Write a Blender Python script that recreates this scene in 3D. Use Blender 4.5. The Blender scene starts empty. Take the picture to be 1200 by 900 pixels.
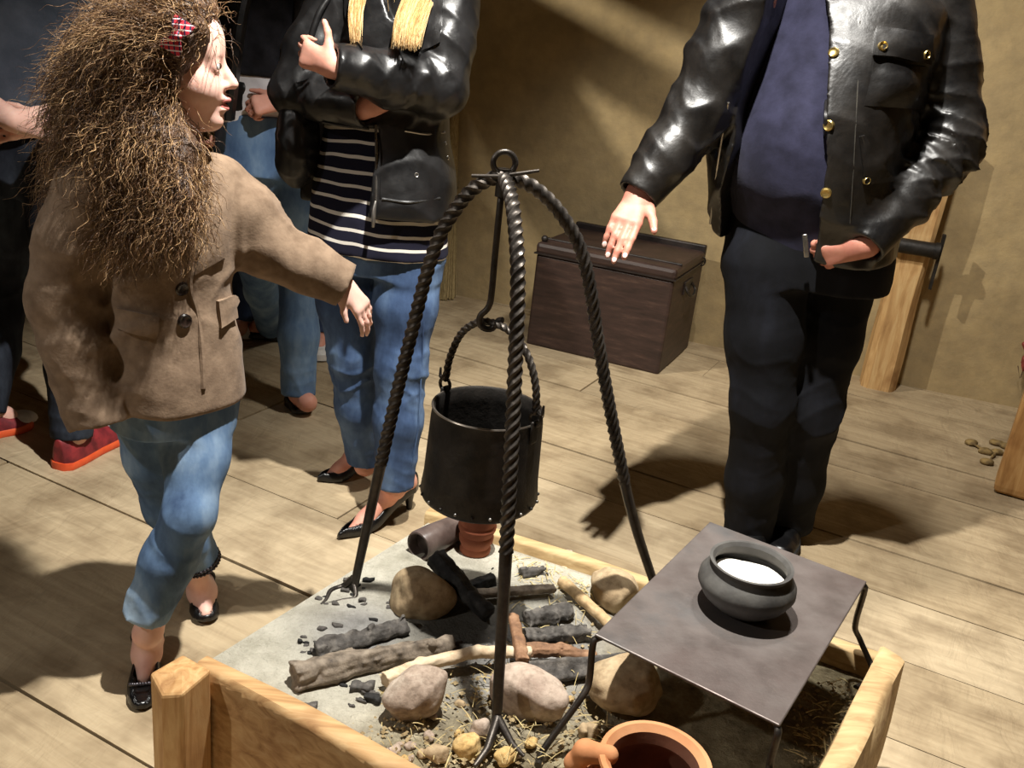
import bpy, math, random
import numpy as np
from mathutils import Vector, Matrix
random.seed(7); RNG = np.random.default_rng(11)
SC = bpy.context.scene
COL = SC.collection
R_ = math.radians

# ------------------------------------------------------------------ camera
CAM_H, FPX, PITCH, ROLL = 1.38, 1100.0, R_(21), R_(6.5)
_rt0 = np.array([1., 0, 0]); _up0 = np.array([0, math.sin(PITCH), math.cos(PITCH)])
FW = np.array([0, math.cos(PITCH), -math.sin(PITCH)])
RT = math.cos(ROLL) * _rt0 + math.sin(ROLL) * _up0
UP = -math.sin(ROLL) * _rt0 + math.cos(ROLL) * _up0
CPOS = np.array([0, 0, CAM_H])
def ray(x, y): return FW + (x - 600) / FPX * RT - (y - 450) / FPX * UP
def flo(x, y, z=0.0):
    d = ray(x, y); return CPOS + d * ((z - CAM_H) / d[2])
def at(x, y, Y):
    d = ray(x, y); return CPOS + d * (Y / d[1])
def V(*a): return np.array(a, float)
def nrm(v):
    v = np.asarray(v, float); return v / max(np.linalg.norm(v), 1e-9)

cd = bpy.data.cameras.new('camera'); cam = bpy.data.objects.new('camera', cd); COL.objects.link(cam)
cd.sensor_fit = 'HORIZONTAL'; cd.sensor_width = 36.0; cd.lens = 36.0 * FPX / 1200.0
cd.clip_start = 0.02
m = Matrix(((RT[0], UP[0], -FW[0], 0), (RT[1], UP[1], -FW[1], 0), (RT[2], UP[2], -FW[2], CAM_H), (0, 0, 0, 1)))
cam.matrix_world = m
SC.camera = cam

# ------------------------------------------------------------------ materials
def srgb(r, g, b):
    f = lambda c: (c / 255 / 12.92) if c / 255 <= .04045 else ((c / 255 + .055) / 1.055) ** 2.4
    return (f(r), f(g), f(b), 1)
class N:
    def __init__(s, name, rough=.6, metal=0., spec=.5):
        s.m = bpy.data.materials.new(name); s.m.use_nodes = True
        s.t = s.m.node_tree; s.b = s.t.nodes['Principled BSDF']
        s.b.inputs['Roughness'].default_value = rough; s.b.inputs['Metallic'].default_value = metal
        s.b.inputs['Specular IOR Level'].default_value = spec
        s.co = s.n('ShaderNodeTexCoord').outputs['Object']
    def n(s, t, **k):
        x = s.t.nodes.new(t)
        for a, v in k.items(): setattr(x, a, v)
        return x
    def l(s, a, b): s.t.links.new(a, b)
    def mapping(s, scale=(1, 1, 1), rot=(0, 0, 0), src=None):
        x = s.n('ShaderNodeMapping'); x.inputs['Scale'].default_value = scale; x.inputs['Rotation'].default_value = rot
        s.l(src or s.co, x.inputs['Vector']); return x.outputs['Vector']
    def noise(s, scale, detail=4, rough=.55, vec=None, dist=0.):
        x = s.n('ShaderNodeTexNoise'); x.inputs['Scale'].default_value = scale; x.inputs['Detail'].default_value = detail
        x.inputs['Roughness'].default_value = rough; x.inputs['Distortion'].default_value = dist
        s.l(vec or s.co, x.inputs['Vector']); return x.outputs['Fac']
    def wave(s, scale, dist=0., vec=None, direction='X', kind='BANDS', dscale=1.0, detail=2):
        x = s.n('ShaderNodeTexWave'); x.wave_type = kind
        if kind == 'BANDS': x.bands_direction = direction
        x.inputs['Scale'].default_value = scale; x.inputs['Distortion'].default_value = dist
        x.inputs['Detail Scale'].default_value = dscale; x.inputs['Detail'].default_value = detail
        s.l(vec or s.co, x.inputs['Vector']); return x.outputs['Fac']
    def vor(s, scale, vec=None, feature='F1', out='Distance'):
        x = s.n('ShaderNodeTexVoronoi'); x.feature = feature; x.inputs['Scale'].default_value = scale
        s.l(vec or s.co, x.inputs['Vector']); return x.outputs[out]
    def ramp(s, fac, stops):
        x = s.n('ShaderNodeValToRGB'); e = x.color_ramp.elements
        while len(e) < len(stops): e.new(.5)
        for i, (p, c) in enumerate(stops): e[i].position = p; e[i].color = c
        s.l(fac, x.inputs['Fac']); return x.outputs['Color']
    def mix(s, fac, a, b, mode='MIX'):
        x = s.n('ShaderNodeMix'); x.data_type = 'RGBA'; x.blend_type = mode
        for v, i in ((fac, 0), (a, 6), (b, 7)):
            if hasattr(v, 'node'): s.l(v, x.inputs[i])
            else: x.inputs[i].default_value = v
        return x.outputs[2]
    def math(s, op, a, b=0.):
        x = s.n('ShaderNodeMath'); x.operation = op
        for v, i in ((a, 0), (b, 1)):
            if hasattr(v, 'node'): s.l(v, x.inputs[i])
            else: x.inputs[i].default_value = v
        return x.outputs[0]
    def col(s, c):
        if hasattr(c, 'node'): s.l(c, s.b.inputs['Base Color'])
        else: s.b.inputs['Base Color'].default_value = c
        return s
    def rough(s, r):
        s.l(r, s.b.inputs['Roughness']); return s
    def bump(s, h, strength=.3, dist=.01):
        x = s.n('ShaderNodeBump'); x.inputs['Strength'].default_value = strength; x.inputs['Distance'].default_value = dist
        s.l(h, x.inputs['Height'])
        if s.b.inputs['Normal'].links: s.l(s.b.inputs['Normal'].links[0].from_socket, x.inputs['Normal'])
        s.l(x.outputs['Normal'], s.b.inputs['Normal']); return s
def two(name, c1, c2, scale=8, rough=.7, metal=0., bump=.2, bscale=40, bdist=.004, spec=.5, p=(.35, .65)):
    n = N(name, rough, metal, spec)
    n.col(n.ramp(n.noise(scale, 5), [(p[0], srgb(*c1)), (p[1], srgb(*c2))]))
    if bump: n.bump(n.noise(bscale, 4), bump, bdist)
    return n
MAT = {}

# ------------------------------------------------------------------ objects
def tag(o, label=None, cat=None, group=None, kind=None):
    if label: o['label'] = label
    if cat: o['category'] = cat
    if group: o['group'] = group
    if kind: o['kind'] = kind
    return o
def empty(name, loc, label=None, cat=None, group=None):
    o = bpy.data.objects.new(name, None); COL.objects.link(o); o.location = Vector([float(v) for v in loc]); o.empty_display_size = .05
    return tag(o, label, cat, group)
def link(name, me, mat=None, parent=None, smooth=True, origin=None):
    if mat is not None: me.materials.append(mat.m if isinstance(mat, N) else mat)
    if smooth: me.polygons.foreach_set('use_smooth', [True] * len(me.polygons))
    o = bpy.data.objects.new(name, me); COL.objects.link(o)
    off = np.zeros(3)
    if origin is not None:
        off = np.asarray(origin, float)
        me.transform(Matrix.Translation(Vector(-off))); o.location = Vector(off)
    if parent is not None:
        o.parent = parent
        pl = Vector((0, 0, 0)); q = parent
        while q is not None: pl += q.location; q = q.parent
        o.location = Vector(off) - pl        # parents are unrotated: vertices are given in world space
    me.update(); return o
def mesh(name, vs, fs):
    me = bpy.data.meshes.new(name); me.from_pydata([tuple(map(float, v)) for v in vs], [], fs); me.validate(); me.update(); return me
class MB:
    """collects raw geometry for ONE mesh object"""
    def __init__(s): s.v = []; s.f = []
    def add(s, vs, fs):
        k = len(s.v); s.v += [tuple(map(float, v)) for v in vs]; s.f += [tuple(i + k for i in f) for f in fs]; return s
    def hexa(s, c8): return s.add(c8, [(0, 3, 2, 1), (4, 5, 6, 7), (0, 1, 5, 4), (1, 2, 6, 5), (2, 3, 7, 6), (3, 0, 4, 7)])
    def box(s, c, sz, ax=None):
        ax = ax or (V(1, 0, 0), V(0, 1, 0), V(0, 0, 1)); c = np.asarray(c, float)
        q = [c + ax[0] * (i * sz[0] / 2) + ax[1] * (j * sz[1] / 2) + ax[2] * (k * sz[2] / 2) for k in (-1, 1) for i, j in ((-1, -1), (1, -1), (1, 1), (-1, 1))]
        return s.hexa(q)
    def tube(s, pts, rad, seg=10, prof=None, twist=0., caps=True, closed=False):
        """sweep; rad scalar or list; prof(theta)->factor; twist in radians per metre"""
        P = np.asarray(pts, float); n = len(P)
        rad = np.full(n, rad, float) if np.isscalar(rad) else np.asarray(rad, float)
        T = np.gradient(P, axis=0) if not closed else (np.roll(P, -1, 0) - np.roll(P, 1, 0))
        T /= np.maximum(np.linalg.norm(T, axis=1, keepdims=True), 1e-9)
        ref = V(0, 0, 1) if abs(T[0][2]) < .9 else V(1, 0, 0)
        u = nrm(np.cross(T[0], ref)); L = 0.; vs = []
        for i in range(n):
            u = nrm(u - T[i] * (u @ T[i])); w = np.cross(T[i], u)
            if i: L += np.linalg.norm(P[i] - P[i - 1])
            a0 = L * twist if np.isscalar(twist) else twist[i]
            for k in range(seg):
                a = 2 * math.pi * k / seg
                q = rad[i] * (prof(a) if prof else 1.)
                vs.append(P[i] + q * (math.cos(a + a0) * u + math.sin(a + a0) * w))
        fs = []
        for i in range(n if closed else n - 1):
            j = (i + 1) % n
            for k in range(seg):
                k2 = (k + 1) % seg
                fs.append((i * seg + k, i * seg + k2, j * seg + k2, j * seg + k))
        if caps and not closed:
            fs.append(tuple(range(seg))[::-1]); fs.append(tuple((n - 1) * seg + k for k in range(seg)))
        return s.add(vs, fs)
    def lathe(s, c, prof, seg=40, ax=None, wob=None, caps=True):
        """prof: list of (r, z); ax: (x, y, z) frame"""
        ax = ax or (V(1, 0, 0), V(0, 1, 0), V(0, 0, 1)); c = np.asarray(c, float); vs = []
        for r, z in prof:
            for k in range(seg):
                a = 2 * math.pi * k / seg; rr = r * (wob(a, z) if wob else 1)
                vs.append(c + ax[0] * rr * math.cos(a) + ax[1] * rr * math.sin(a) + ax[2] * z)
        fs = [(i * seg + k, i * seg + (k + 1) % seg, (i + 1) * seg + (k + 1) % seg, (i + 1) * seg + k) for i in range(len(prof) - 1) for k in range(seg)]
        if caps and prof[0][0] > 1e-5: fs.append(tuple(range(seg))[::-1])
        if caps and prof[-1][0] > 1e-5: fs.append(tuple((len(prof) - 1) * seg + k for k in range(seg)))
        return s.add(vs, fs)
    def ball(s, c, r, seg=12, rings=8):
        r = np.array([r] * 3 if np.isscalar(r) else r, float); c = np.asarray(c, float)
        vs = [c + r * V(math.sin(math.pi * i / rings) * math.cos(2 * math.pi * k / seg), math.sin(math.pi * i / rings) * math.sin(2 * math.pi * k / seg), math.cos(math.pi * i / rings)) for i in range(rings + 1) for k in range(seg)]
        fs = [(i * seg + k, (i + 1) * seg + k, (i + 1) * seg + (k + 1) % seg, i * seg + (k + 1) % seg) for i in range(rings) for k in range(seg)]
        return s.add(vs, fs)
    def build(s, name, mat, parent=None, smooth=True, origin=None, bevel=0., autosm=True):
        o = link(name, mesh(name, s.v, s.f), mat, parent, smooth, origin)
        if bevel:
            b = o.modifiers.new('bevel', 'BEVEL'); b.width = bevel; b.segments = 2; b.limit_method = 'ANGLE'; b.angle_limit = R_(40)
        if smooth and autosm:
            try:
                o.data.set_sharp_from_angle(angle=R_(50))
            except Exception: pass
        return o
def smoothpath(pts, n=40):
    P = np.asarray(pts, float); m_ = len(P)
    t = np.concatenate([[0], np.cumsum(np.linalg.norm(np.diff(P, axis=0), axis=1))])
    tt = np.linspace(0, t[-1], n); out = []
    T = np.zeros_like(P)
    for i in range(m_):
        a, b = max(i - 1, 0), min(i + 1, m_ - 1); T[i] = (P[b] - P[a]) / max(t[b] - t[a], 1e-9)
    for x in tt:
        i = int(np.clip(np.searchsorted(t, x) - 1, 0, m_ - 2)); h = max(t[i + 1] - t[i], 1e-9); s = (x - t[i]) / h
        out.append((2 * s**3 - 3 * s**2 + 1) * P[i] + (s**3 - 2 * s**2 + s) * h * T[i] + (-2 * s**3 + 3 * s**2) * P[i + 1] + (s**3 - s**2) * h * T[i + 1])
    return np.array(out)

# ------------------------------------------------------------------ distance-field modelling (numpy, surface nets)
class F:
    def __init__(s, lo, hi, h):
        s.lo = np.asarray(lo, float) - 3 * h; s.h = h
        s.n = np.ceil((np.asarray(hi, float) + 3 * h - s.lo) / h).astype(int) + 1
        s.d = np.full(s.n, 1.0, np.float32)
    def sl(s, lo, hi):
        a = np.clip(np.floor((np.asarray(lo) - s.lo) / s.h).astype(int), 0, s.n)
        b = np.clip(np.ceil((np.asarray(hi) - s.lo) / s.h).astype(int) + 1, 0, s.n)
        return tuple(slice(int(a[i]), int(b[i])) for i in range(3))
    def pts(s, sl):
        ax = [(s.lo[i] + s.h * np.arange(sl[i].start, sl[i].stop)).astype(np.float32) for i in range(3)]
        return ax[0][:, None, None], ax[1][None, :, None], ax[2][None, None, :]
    def op(s, fn, lo, hi, k=.02, mode='u'):
        pad = k + 3 * s.h
        sl = s.sl(np.asarray(lo) - pad, np.asarray(hi) + pad)
        if any(q.stop <= q.start for q in sl): return s
        d = fn(*s.pts(sl)).astype(np.float32); a = s.d[sl]
        if mode == 'u':
            if k > 0:
                hh = np.maximum(k - np.abs(a - d), 0) / k; s.d[sl] = np.minimum(a, d) - hh * hh * k * .25
            else: s.d[sl] = np.minimum(a, d)
        elif mode == 's':
            if k > 0:
                hh = np.maximum(k - np.abs(a + d), 0) / k; s.d[sl] = np.maximum(a, -d) + hh * hh * k * .25
            else: s.d[sl] = np.maximum(a, -d)
        return s
    def cone(s, a, b, ra, rb, k=.02, flat=None, mode='u'):
        a = np.asarray(a, float); b = np.asarray(b, float); ab = b - a; L2 = max(float(ab @ ab), 1e-10); r = max(ra, rb)
        def fn(x, y, z):
            px, py, pz = x - a[0], y - a[1], z - a[2]
            t = np.clip((px * ab[0] + py * ab[1] + pz * ab[2]) / L2, 0, 1)
            qx, qy, qz = px - t * ab[0], py - t * ab[1], pz - t * ab[2]
            q2 = qx * qx + qy * qy + qz * qz
            if flat is not None:
                nv, sc = flat; qn = qx * nv[0] + qy * nv[1] + qz * nv[2]; q2 = q2 - qn * qn + (qn / sc) ** 2
            return np.sqrt(q2) - (ra + (rb - ra) * t)
        return s.op(fn, np.minimum(a, b) - r, np.maximum(a, b) + r, k, mode)
    def chain(s, pr, k=.02, flat=None):
        for (a, ra), (b, rb) in zip(pr[:-1], pr[1:]): s.cone(a, b, ra, rb, k, flat)
        return s
    def ell(s, c, r, ax=None, k=.02, mode='u'):
        c = np.asarray(c, float); r = np.array([r] * 3 if np.isscalar(r) else r, float); A = np.array(ax if ax is not None else np.eye(3), float)
        e = np.sqrt(((A * r[:, None]) ** 2).sum(0))
        def fn(x, y, z):
            px, py, pz = x - c[0], y - c[1], z - c[2]
            q = [(px * A[i][0] + py * A[i][1] + pz * A[i][2]) / r[i] for i in range(3)]
            k0 = np.sqrt(q[0]**2 + q[1]**2 + q[2]**2) + 1e-6
            k1 = np.sqrt((q[0] / r[0])**2 + (q[1] / r[1])**2 + (q[2] / r[2])**2) + 1e-6
            return k0 * (k0 - 1) / k1
        return s.op(fn, c - e, c + e, k, mode)
    def boxr(s, c, r, ax=None, rr=.005, k=.0, mode='u'):
        c = np.asarray(c, float); r = np.asarray(r, float); A = np.array(ax if ax is not None else np.eye(3), float); e = (np.abs(A) * r[:, None]).sum(0)
        def fn(x, y, z):
            px, py, pz = x - c[0], y - c[1], z - c[2]
            q = [np.abs(px * A[i][0] + py * A[i][1] + pz * A[i][2]) - (r[i] - rr) for i in range(3)]
            return np.sqrt(sum(np.maximum(v, 0) ** 2 for v in q)) + np.minimum(np.maximum(np.maximum(q[0], q[1]), q[2]), 0) - rr
        return s.op(fn, c - e, c + e, k, mode)
    def loft(s, rings, l, f, k=.02, ex=2.2, mode='u', ends=0.):
        """rings: (centre xyz, half width, half depth) from bottom to top; l, f horizontal axes"""
        rings = sorted(rings, key=lambda q: q[0][2])
        z0 = np.array([q[0][2] for q in rings]); zz = np.linspace(z0[0], z0[-1], 80)
        def cub(v):
            tan = np.gradient(v, z0) if len(z0) > 2 else np.full(2, (v[1] - v[0]) / (z0[1] - z0[0])); out = []
            for q in zz:
                i = int(np.clip(np.searchsorted(z0, q) - 1, 0, len(z0) - 2)); hh = z0[i + 1] - z0[i]; u = (q - z0[i]) / hh
                out.append((2*u**3-3*u**2+1)*v[i] + (u**3-2*u**2+u)*hh*tan[i] + (-2*u**3+3*u**2)*v[i+1] + (u**3-u**2)*hh*tan[i+1])
            return np.array(out)
        tb = [cub(np.array(v, float)) for v in ([q[0][0] for q in rings], [q[0][1] for q in rings], [q[1] for q in rings], [q[2] for q in rings])]
        rm = max(tb[2].max(), tb[3].max())
        lo = V(tb[0].min() - rm, tb[1].min() - rm, zz[0]); hi = V(tb[0].max() + rm, tb[1].max() + rm, zz[-1])
        def fn(x, y, z):
            cx, cy, a, b = (np.interp(z, zz, t).astype(np.float32) for t in tb)
            dx, dy = x - cx, y - cy
            u = np.abs(dx * l[0] + dy * l[1]) / a; w = np.abs(dx * f[0] + dy * f[1]) / b
            q = (u ** ex + w ** ex) ** (1 / ex)
            d = (q - 1) * np.minimum(a, b) * .95
            e = np.maximum(zz[0] - z, z - zz[-1])
            if ends:
                m1 = np.maximum(d, e); m2 = np.maximum(ends - np.abs(d - e), 0) / ends
                return m1 + m2 * m2 * ends * .25
            return np.maximum(d, e)
        return s.op(fn, lo, hi, k, mode)
    def all(s): return tuple(slice(0, int(q)) for q in s.n)
    def apply(s, fn):
        """d <- fn(d, x, y, z) over the whole grid, only near the surface"""
        x, y, z = s.pts(s.all()); s.d = fn(s.d, x, y, z).astype(np.float32); return s
    def disp(s, g):
        idx = np.nonzero(np.abs(s.d) < .05)
        x, y, z = (s.lo[i] + s.h * idx[i] for i in range(3))
        s.d[idx] += g(x, y, z).astype(np.float32); return s
    def shell(s, t): s.d = np.maximum(s.d, -(s.d + t)); return s
    def twin(s):
        t = F.__new__(F); t.lo, t.h, t.n = s.lo, s.h, s.n; t.d = np.full(s.n, 1.0, np.float32); return t
    def join(s, t, k=.02):
        hh = np.maximum(k - np.abs(s.d - t.d), 0) / k; s.d = np.minimum(s.d, t.d) - hh * hh * k * .25; return s
    def sleeve(s, pr, k, wr, d, off, hole, kj=.02):
        """a sleeve grown on its own, cut off square at the cuff, hollowed, then joined on"""
        t = s.twin(); t.chain(pr, k)
        t.op(lambda x, y, z: -((x - wr[0]) * d[0] + (y - wr[1]) * d[1] + (z - wr[2]) * d[2]) + off, wr - .12, wr + .12, 0, 's')
        t.cone(wr - d * .03, wr + d * .07, hole, hole * 1.03, 0, None, 's'); return s.join(t, kj)
    def cut(s, fn):
        """remove where fn<0"""
        x, y, z = s.pts(s.all()); s.d = np.maximum(s.d, -fn(x, y, z)).astype(np.float32); return s
    def mesh(s, name, smooth_it=0):
        d = s.d; n = d < 0
        c = np.zeros(np.array(d.shape) - 1, np.uint8)
        for i in (0, 1):
            for j in (0, 1):
                for k in (0, 1): c += n[i:d.shape[0] - 1 + i, j:d.shape[1] - 1 + j, k:d.shape[2] - 1 + k]
        act = (c > 0) & (c < 8); idx = np.argwhere(act); num = np.full(act.shape, -1, np.int32); num[act] = np.arange(len(idx))
        acc = np.zeros((len(idx), 3)); cnt = np.zeros(len(idx))
        cor = [(i, j, k) for i in (0, 1) for j in (0, 1) for k in (0, 1)]
        val = {q: d[idx[:, 0] + q[0], idx[:, 1] + q[1], idx[:, 2] + q[2]] for q in cor}
        for a in cor:
            for ax in range(3):
                if a[ax] == 0:
                    b = list(a); b[ax] = 1; b = tuple(b); va, vb = val[a], val[b]; mk = (va < 0) != (vb < 0)
                    t = np.where(mk, va / np.where(mk, va - vb, 1), 0)
                    for e in range(3): acc[:, e] += np.where(mk, a[e] + (t if e == ax else 0), 0)
                    cnt += mk
        P = s.lo + s.h * (idx + acc / np.maximum(cnt, 1)[:, None])
        quads = []
        for ax in range(3):
            o1, o2 = [(1, 2), (2, 0), (0, 1)][ax]
            sa = [slice(None)] * 3; sb = [slice(None)] * 3; sa[ax] = slice(0, -1); sb[ax] = slice(1, None)
            A, B = n[tuple(sa)], n[tuple(sb)]; e = np.argwhere(A != B)
            e = e[(e[:, o1] > 0) & (e[:, o2] > 0) & (e[:, o1] < d.shape[o1] - 1) & (e[:, o2] < d.shape[o2] - 1)]
            ins = A[e[:, 0], e[:, 1], e[:, 2]]
            def cell(d1, d2):
                q = e.copy(); q[:, o1] += d1; q[:, o2] += d2; return num[q[:, 0], q[:, 1], q[:, 2]]
            Q = np.stack([cell(-1, -1), cell(0, -1), cell(0, 0), cell(-1, 0)], 1)
            Q[~ins] = Q[~ins][:, ::-1]; quads.append(Q)
        Q = np.concatenate(quads)
        Q = Q[(Q >= 0).all(1)]
        for _ in range(smooth_it):
            ac = np.zeros_like(P); ct = np.zeros(len(P))
            for i in range(4):
                a, b = Q[:, i], Q[:, (i + 1) % 4]
                for e in range(3): ac[:, e] += np.bincount(a, P[b, e], len(P)) + np.bincount(b, P[a, e], len(P))
                ct += np.bincount(a, minlength=len(P)) + np.bincount(b, minlength=len(P))
            P = .5 * P + .5 * ac / np.maximum(ct, 1)[:, None]
        me = bpy.data.meshes.new(name)
        me.vertices.add(len(P)); me.vertices.foreach_set('co', P.astype(np.float32).ravel())
        me.loops.add(4 * len(Q)); me.loops.foreach_set('vertex_index', Q.astype(np.int32).ravel())
        me.polygons.add(len(Q)); me.polygons.foreach_set('loop_start', np.arange(0, 4 * len(Q), 4, dtype=np.int32))
        me.update(calc_edges=True); me.validate(); return me
    def build(s, name, mat, parent=None, smooth_it=1, origin=None):
        return link(name, s.mesh(name, smooth_it), mat, parent, True, origin)
def snoise(seed, freq, octv=3):
    """cheap smooth 3-D noise from warped sines, about -1..1"""
    r = np.random.default_rng(seed); D = [(nrm(r.normal(size=3)), nrm(r.normal(size=3)), r.uniform(0, 6.28), r.uniform(0, 6.28)) for _ in range(octv * 3)]
    def g(x, y, z):
        o = 0.
        for i, (a, b, p, q) in enumerate(D):
            fr = freq * 1.9 ** (i // 3); am = .5 ** (i // 3)
            o = o + am * np.sin(fr * (a[0] * x + a[1] * y + a[2] * z) + p + 1.7 * np.sin(.7 * fr * (b[0] * x + b[1] * y + b[2] * z) + q))
        return o / 2.6
    return g
def folds(seed, axis, freq, amp, c=None, rad=None, warp=1.6):
    """narrow irregular ridges running across 'axis', fading outside radius rad of c"""
    r = np.random.default_rng(seed); b = nrm(np.cross(axis, r.normal(size=3))); b2 = nrm(np.cross(axis, b)); ax = nrm(axis); p = r.uniform(0, 6, 6)
    def g(x, y, z):
        u = ax[0] * x + ax[1] * y + ax[2] * z; v = b[0] * x + b[1] * y + b[2] * z; w = b2[0] * x + b2[1] * y + b2[2] * z
        wv = warp * np.sin(.42 * freq * v + p[0] + .8 * np.sin(.5 * freq * w + p[3])) + warp * np.sin(.33 * freq * w + p[1] + .21 * freq * u)
        s1 = np.abs(np.sin(.55 * freq * u + wv)); s2 = np.abs(np.sin(.83 * freq * u - .8 * wv + p[4]))
        q = (1 - s1) ** 1.7 * (.55 + .45 * np.sin(.23 * freq * v + .3 * freq * u + p[2])) + .6 * (1 - s2) ** 2 * (.5 + .5 * np.sin(.31 * freq * w + p[5])) - .25
        if c is not None:
            q = q * np.exp(-((x - c[0])**2 + (y - c[1])**2 + (z - c[2])**2) / rad**2)
        return -1.25 * amp * q
    return g
# ------------------------------------------------------------------ the room
WA = R_(-17.4)                                   # direction of the back wall
WU = V(math.cos(WA), math.sin(WA), 0); WN = V(math.sin(WA), -math.cos(WA), 0)    # along the wall, and out of it into the room
W0 = V(1.8, 4.14, 0)
CEIL = 3.1
def wall_mat():
    n = N('mud_plaster', .92, spec=.2)
    a = n.noise(2.2, 6, .6); b = n.noise(14, 5, .6)
    c = n.ramp(a, [(.3, srgb(146, 132, 104)), (.52, srgb(166, 150, 118)), (.75, srgb(184, 168, 134))])
    c2 = n.ramp(b, [(.35, srgb(150, 132, 98)), (.7, srgb(205, 188, 150))])
    n.col(n.mix(.35, c, c2, 'OVERLAY')); n.bump(n.noise(30, 6, .7), .35, .01); n.bump(n.noise(4, 3), .4, .03); return n
def floor_mat():
    n = N('worn_floor_boards', .75, spec=.25)
    BA = R_(26)
    v = n.mapping((1, 1, 1), (0, 0, BA))
    st = n.mapping((1.2, 14, 1), (0, 0, 0), v)
    g = n.noise(3.0, 6, .62, st, .6)
    rnd = n.n('ShaderNodeNewGeometry').outputs['Random Per Island']
    base = n.ramp(g, [(.28, srgb(128, 110, 84)), (.5, srgb(168, 149, 119)), (.72, srgb(194, 176, 144))])
    tint = n.ramp(rnd, [(0, srgb(160, 142, 114)), (.5, srgb(176, 156, 124)), (1, srgb(192, 174, 144))])
    c = n.mix(.55, base, tint, 'MIX')
    blot = n.ramp(n.noise(5, 4, .6, v), [(.35, srgb(128, 108, 82)), (.55, srgb(255, 255, 255))])
    n.col(n.mix(.42, c, blot, 'MULTIPLY'))
    chop = n.mapping((9, 5, 1), (0, 0, 0), v)
    n.bump(n.noise(1.6, 3, .6, chop, 1.2), .6, .012); n.bump(g, .3, .004); return n
MAT['wall'] = wall_mat(); MAT['floor'] = floor_mat()
MAT['gap'] = two('dark_gap', (30, 24, 18), (46, 38, 28), 10, .9)
# boards
BD = V(math.cos(R_(-26)), math.sin(R_(-26)), 0); BN = V(math.sin(R_(26)), math.cos(R_(26)), 0)
fb = MB(); rr = random.Random(3)
edges = [-3.6, -3.25, -2.95, -2.6, -2.27, -1.98, -1.62, -1.3, -.98, -.66, -.33, -.02, .33, .64, .97, 1.21, 1.58, 1.92, 2.245, 2.55, 2.81, 3.10, 3.36, 3.64, 3.93, 4.2, 4.52, 4.8, 5.1, 5.45, 5.8, 6.1]
for a, b in zip(edges[:-1], edges[1:]):
    s = -5.5 + rr.uniform(-1, 0)
    while s < 5.5:
        L = rr.uniform(3.2, 5.2); e = s + L; hz = rr.uniform(-.003, .003); k = 9
        vs = []; wv = [rr.uniform(-.004, .004) for _ in range(k * 2 + 2)]
        for i in range(k):
            t = s + .002 + (L - .004) * i / (k - 1)
            for sgn, ed, w in ((1, a + .0025, wv[i]), (-1, b - .0025, wv[k + i])):
                q = BD * t + BN * (ed + w * .6); vs += [q + V(0, 0, hz), q + V(0, 0, -.05)]
        fs = []
        for i in range(k - 1):
            o = 4 * i
            fs += [(o, o + 4, o + 6, o + 2), (o + 1, o + 5, o + 4, o), (o + 2, o + 6, o + 7, o + 3), (o + 1, o + 3, o + 7, o + 5)]
        fs += [(0, 2, 3, 1), (4 * k - 4, 4 * k - 3, 4 * k - 1, 4 * k - 2)]
        fb.add(vs, fs); s = e
o = fb.build('floor', MAT['floor'], smooth=False); tag(o, kind='structure')
sub = MB(); sub.box((0, 1.2, -.09), (14, 14, .06)); tag(sub.build('floor_base', MAT['gap'], smooth=False), kind='structure')
# walls, gently uneven
def wall_panel(name, p, u, n_, L, Hh, th=.25, seed=1):
    g = snoise(seed, 2.3, 3); nu, nv = int(L / .09), int(Hh / .09); vs = []; fs = []
    for j in range(nv + 1):
        for i in range(nu + 1):
            q = p + u * (L * i / nu) + V(0, 0, -.05 + (Hh + .05) * j / nv); q = q + n_ * float(.018 * g(*q)); vs.append(q)
    fs = [(j * (nu + 1) + i, j * (nu + 1) + i + 1, (j + 1) * (nu + 1) + i + 1, (j + 1) * (nu + 1) + i) for j in range(nv) for i in range(nu)]
    mb = MB().add(vs, fs)
    c = p + u * L / 2 + V(0, 0, Hh / 2 - .02) - n_ * (th / 2 + .03); mb.box(c, (L, th, Hh + .05), (u, n_, V(0, 0, 1)))
    return tag(mb.build(name, MAT['wall'], autosm=False), kind='structure')
WL, WR, WD = 4.6, 2.4, 6.2
A0 = W0 - WU * WL; A1 = W0 + WU * WR
wall_panel('wall_back', A0, WU, WN, WL + WR, CEIL, seed=5)
wall_panel('wall_left', A0 + WN * WD, -WN, WU, WD, CEIL, seed=6)
wall_panel('wall_right', A1, WN, -WU, WD, CEIL, seed=7)
wall_panel('wall_front', A1 + WN * WD, -WU, -WN, WL + WR, CEIL, seed=8)
MAT['beam'] = two('old_ceiling_wood', (84, 66, 46), (120, 96, 68), 6, .8, 0, .3, 20)
cm = MB(); cm.box(W0 - WU * (WL - WR) / 2 + WN * WD / 2 + V(0, 0, CEIL + .05), (WL + WR + .5, WD + .5, .1), (WU, WN, V(0, 0, 1)))
tag(cm.build('ceiling', MAT['beam'], smooth=False), kind='structure')
for i in range(3):
    b_ = MB(); b_.box(W0 + WN * (1.0 + 1.75 * i) - WU * (WL - WR) / 2 + V(0, 0, CEIL - .08), (WL + WR, .16, .16), (WU, WN, V(0, 0, 1)))
    tag(b_.build('beam_%d' % (i + 1), MAT['beam'], smooth=False, bevel=.015), kind='structure')

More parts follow.
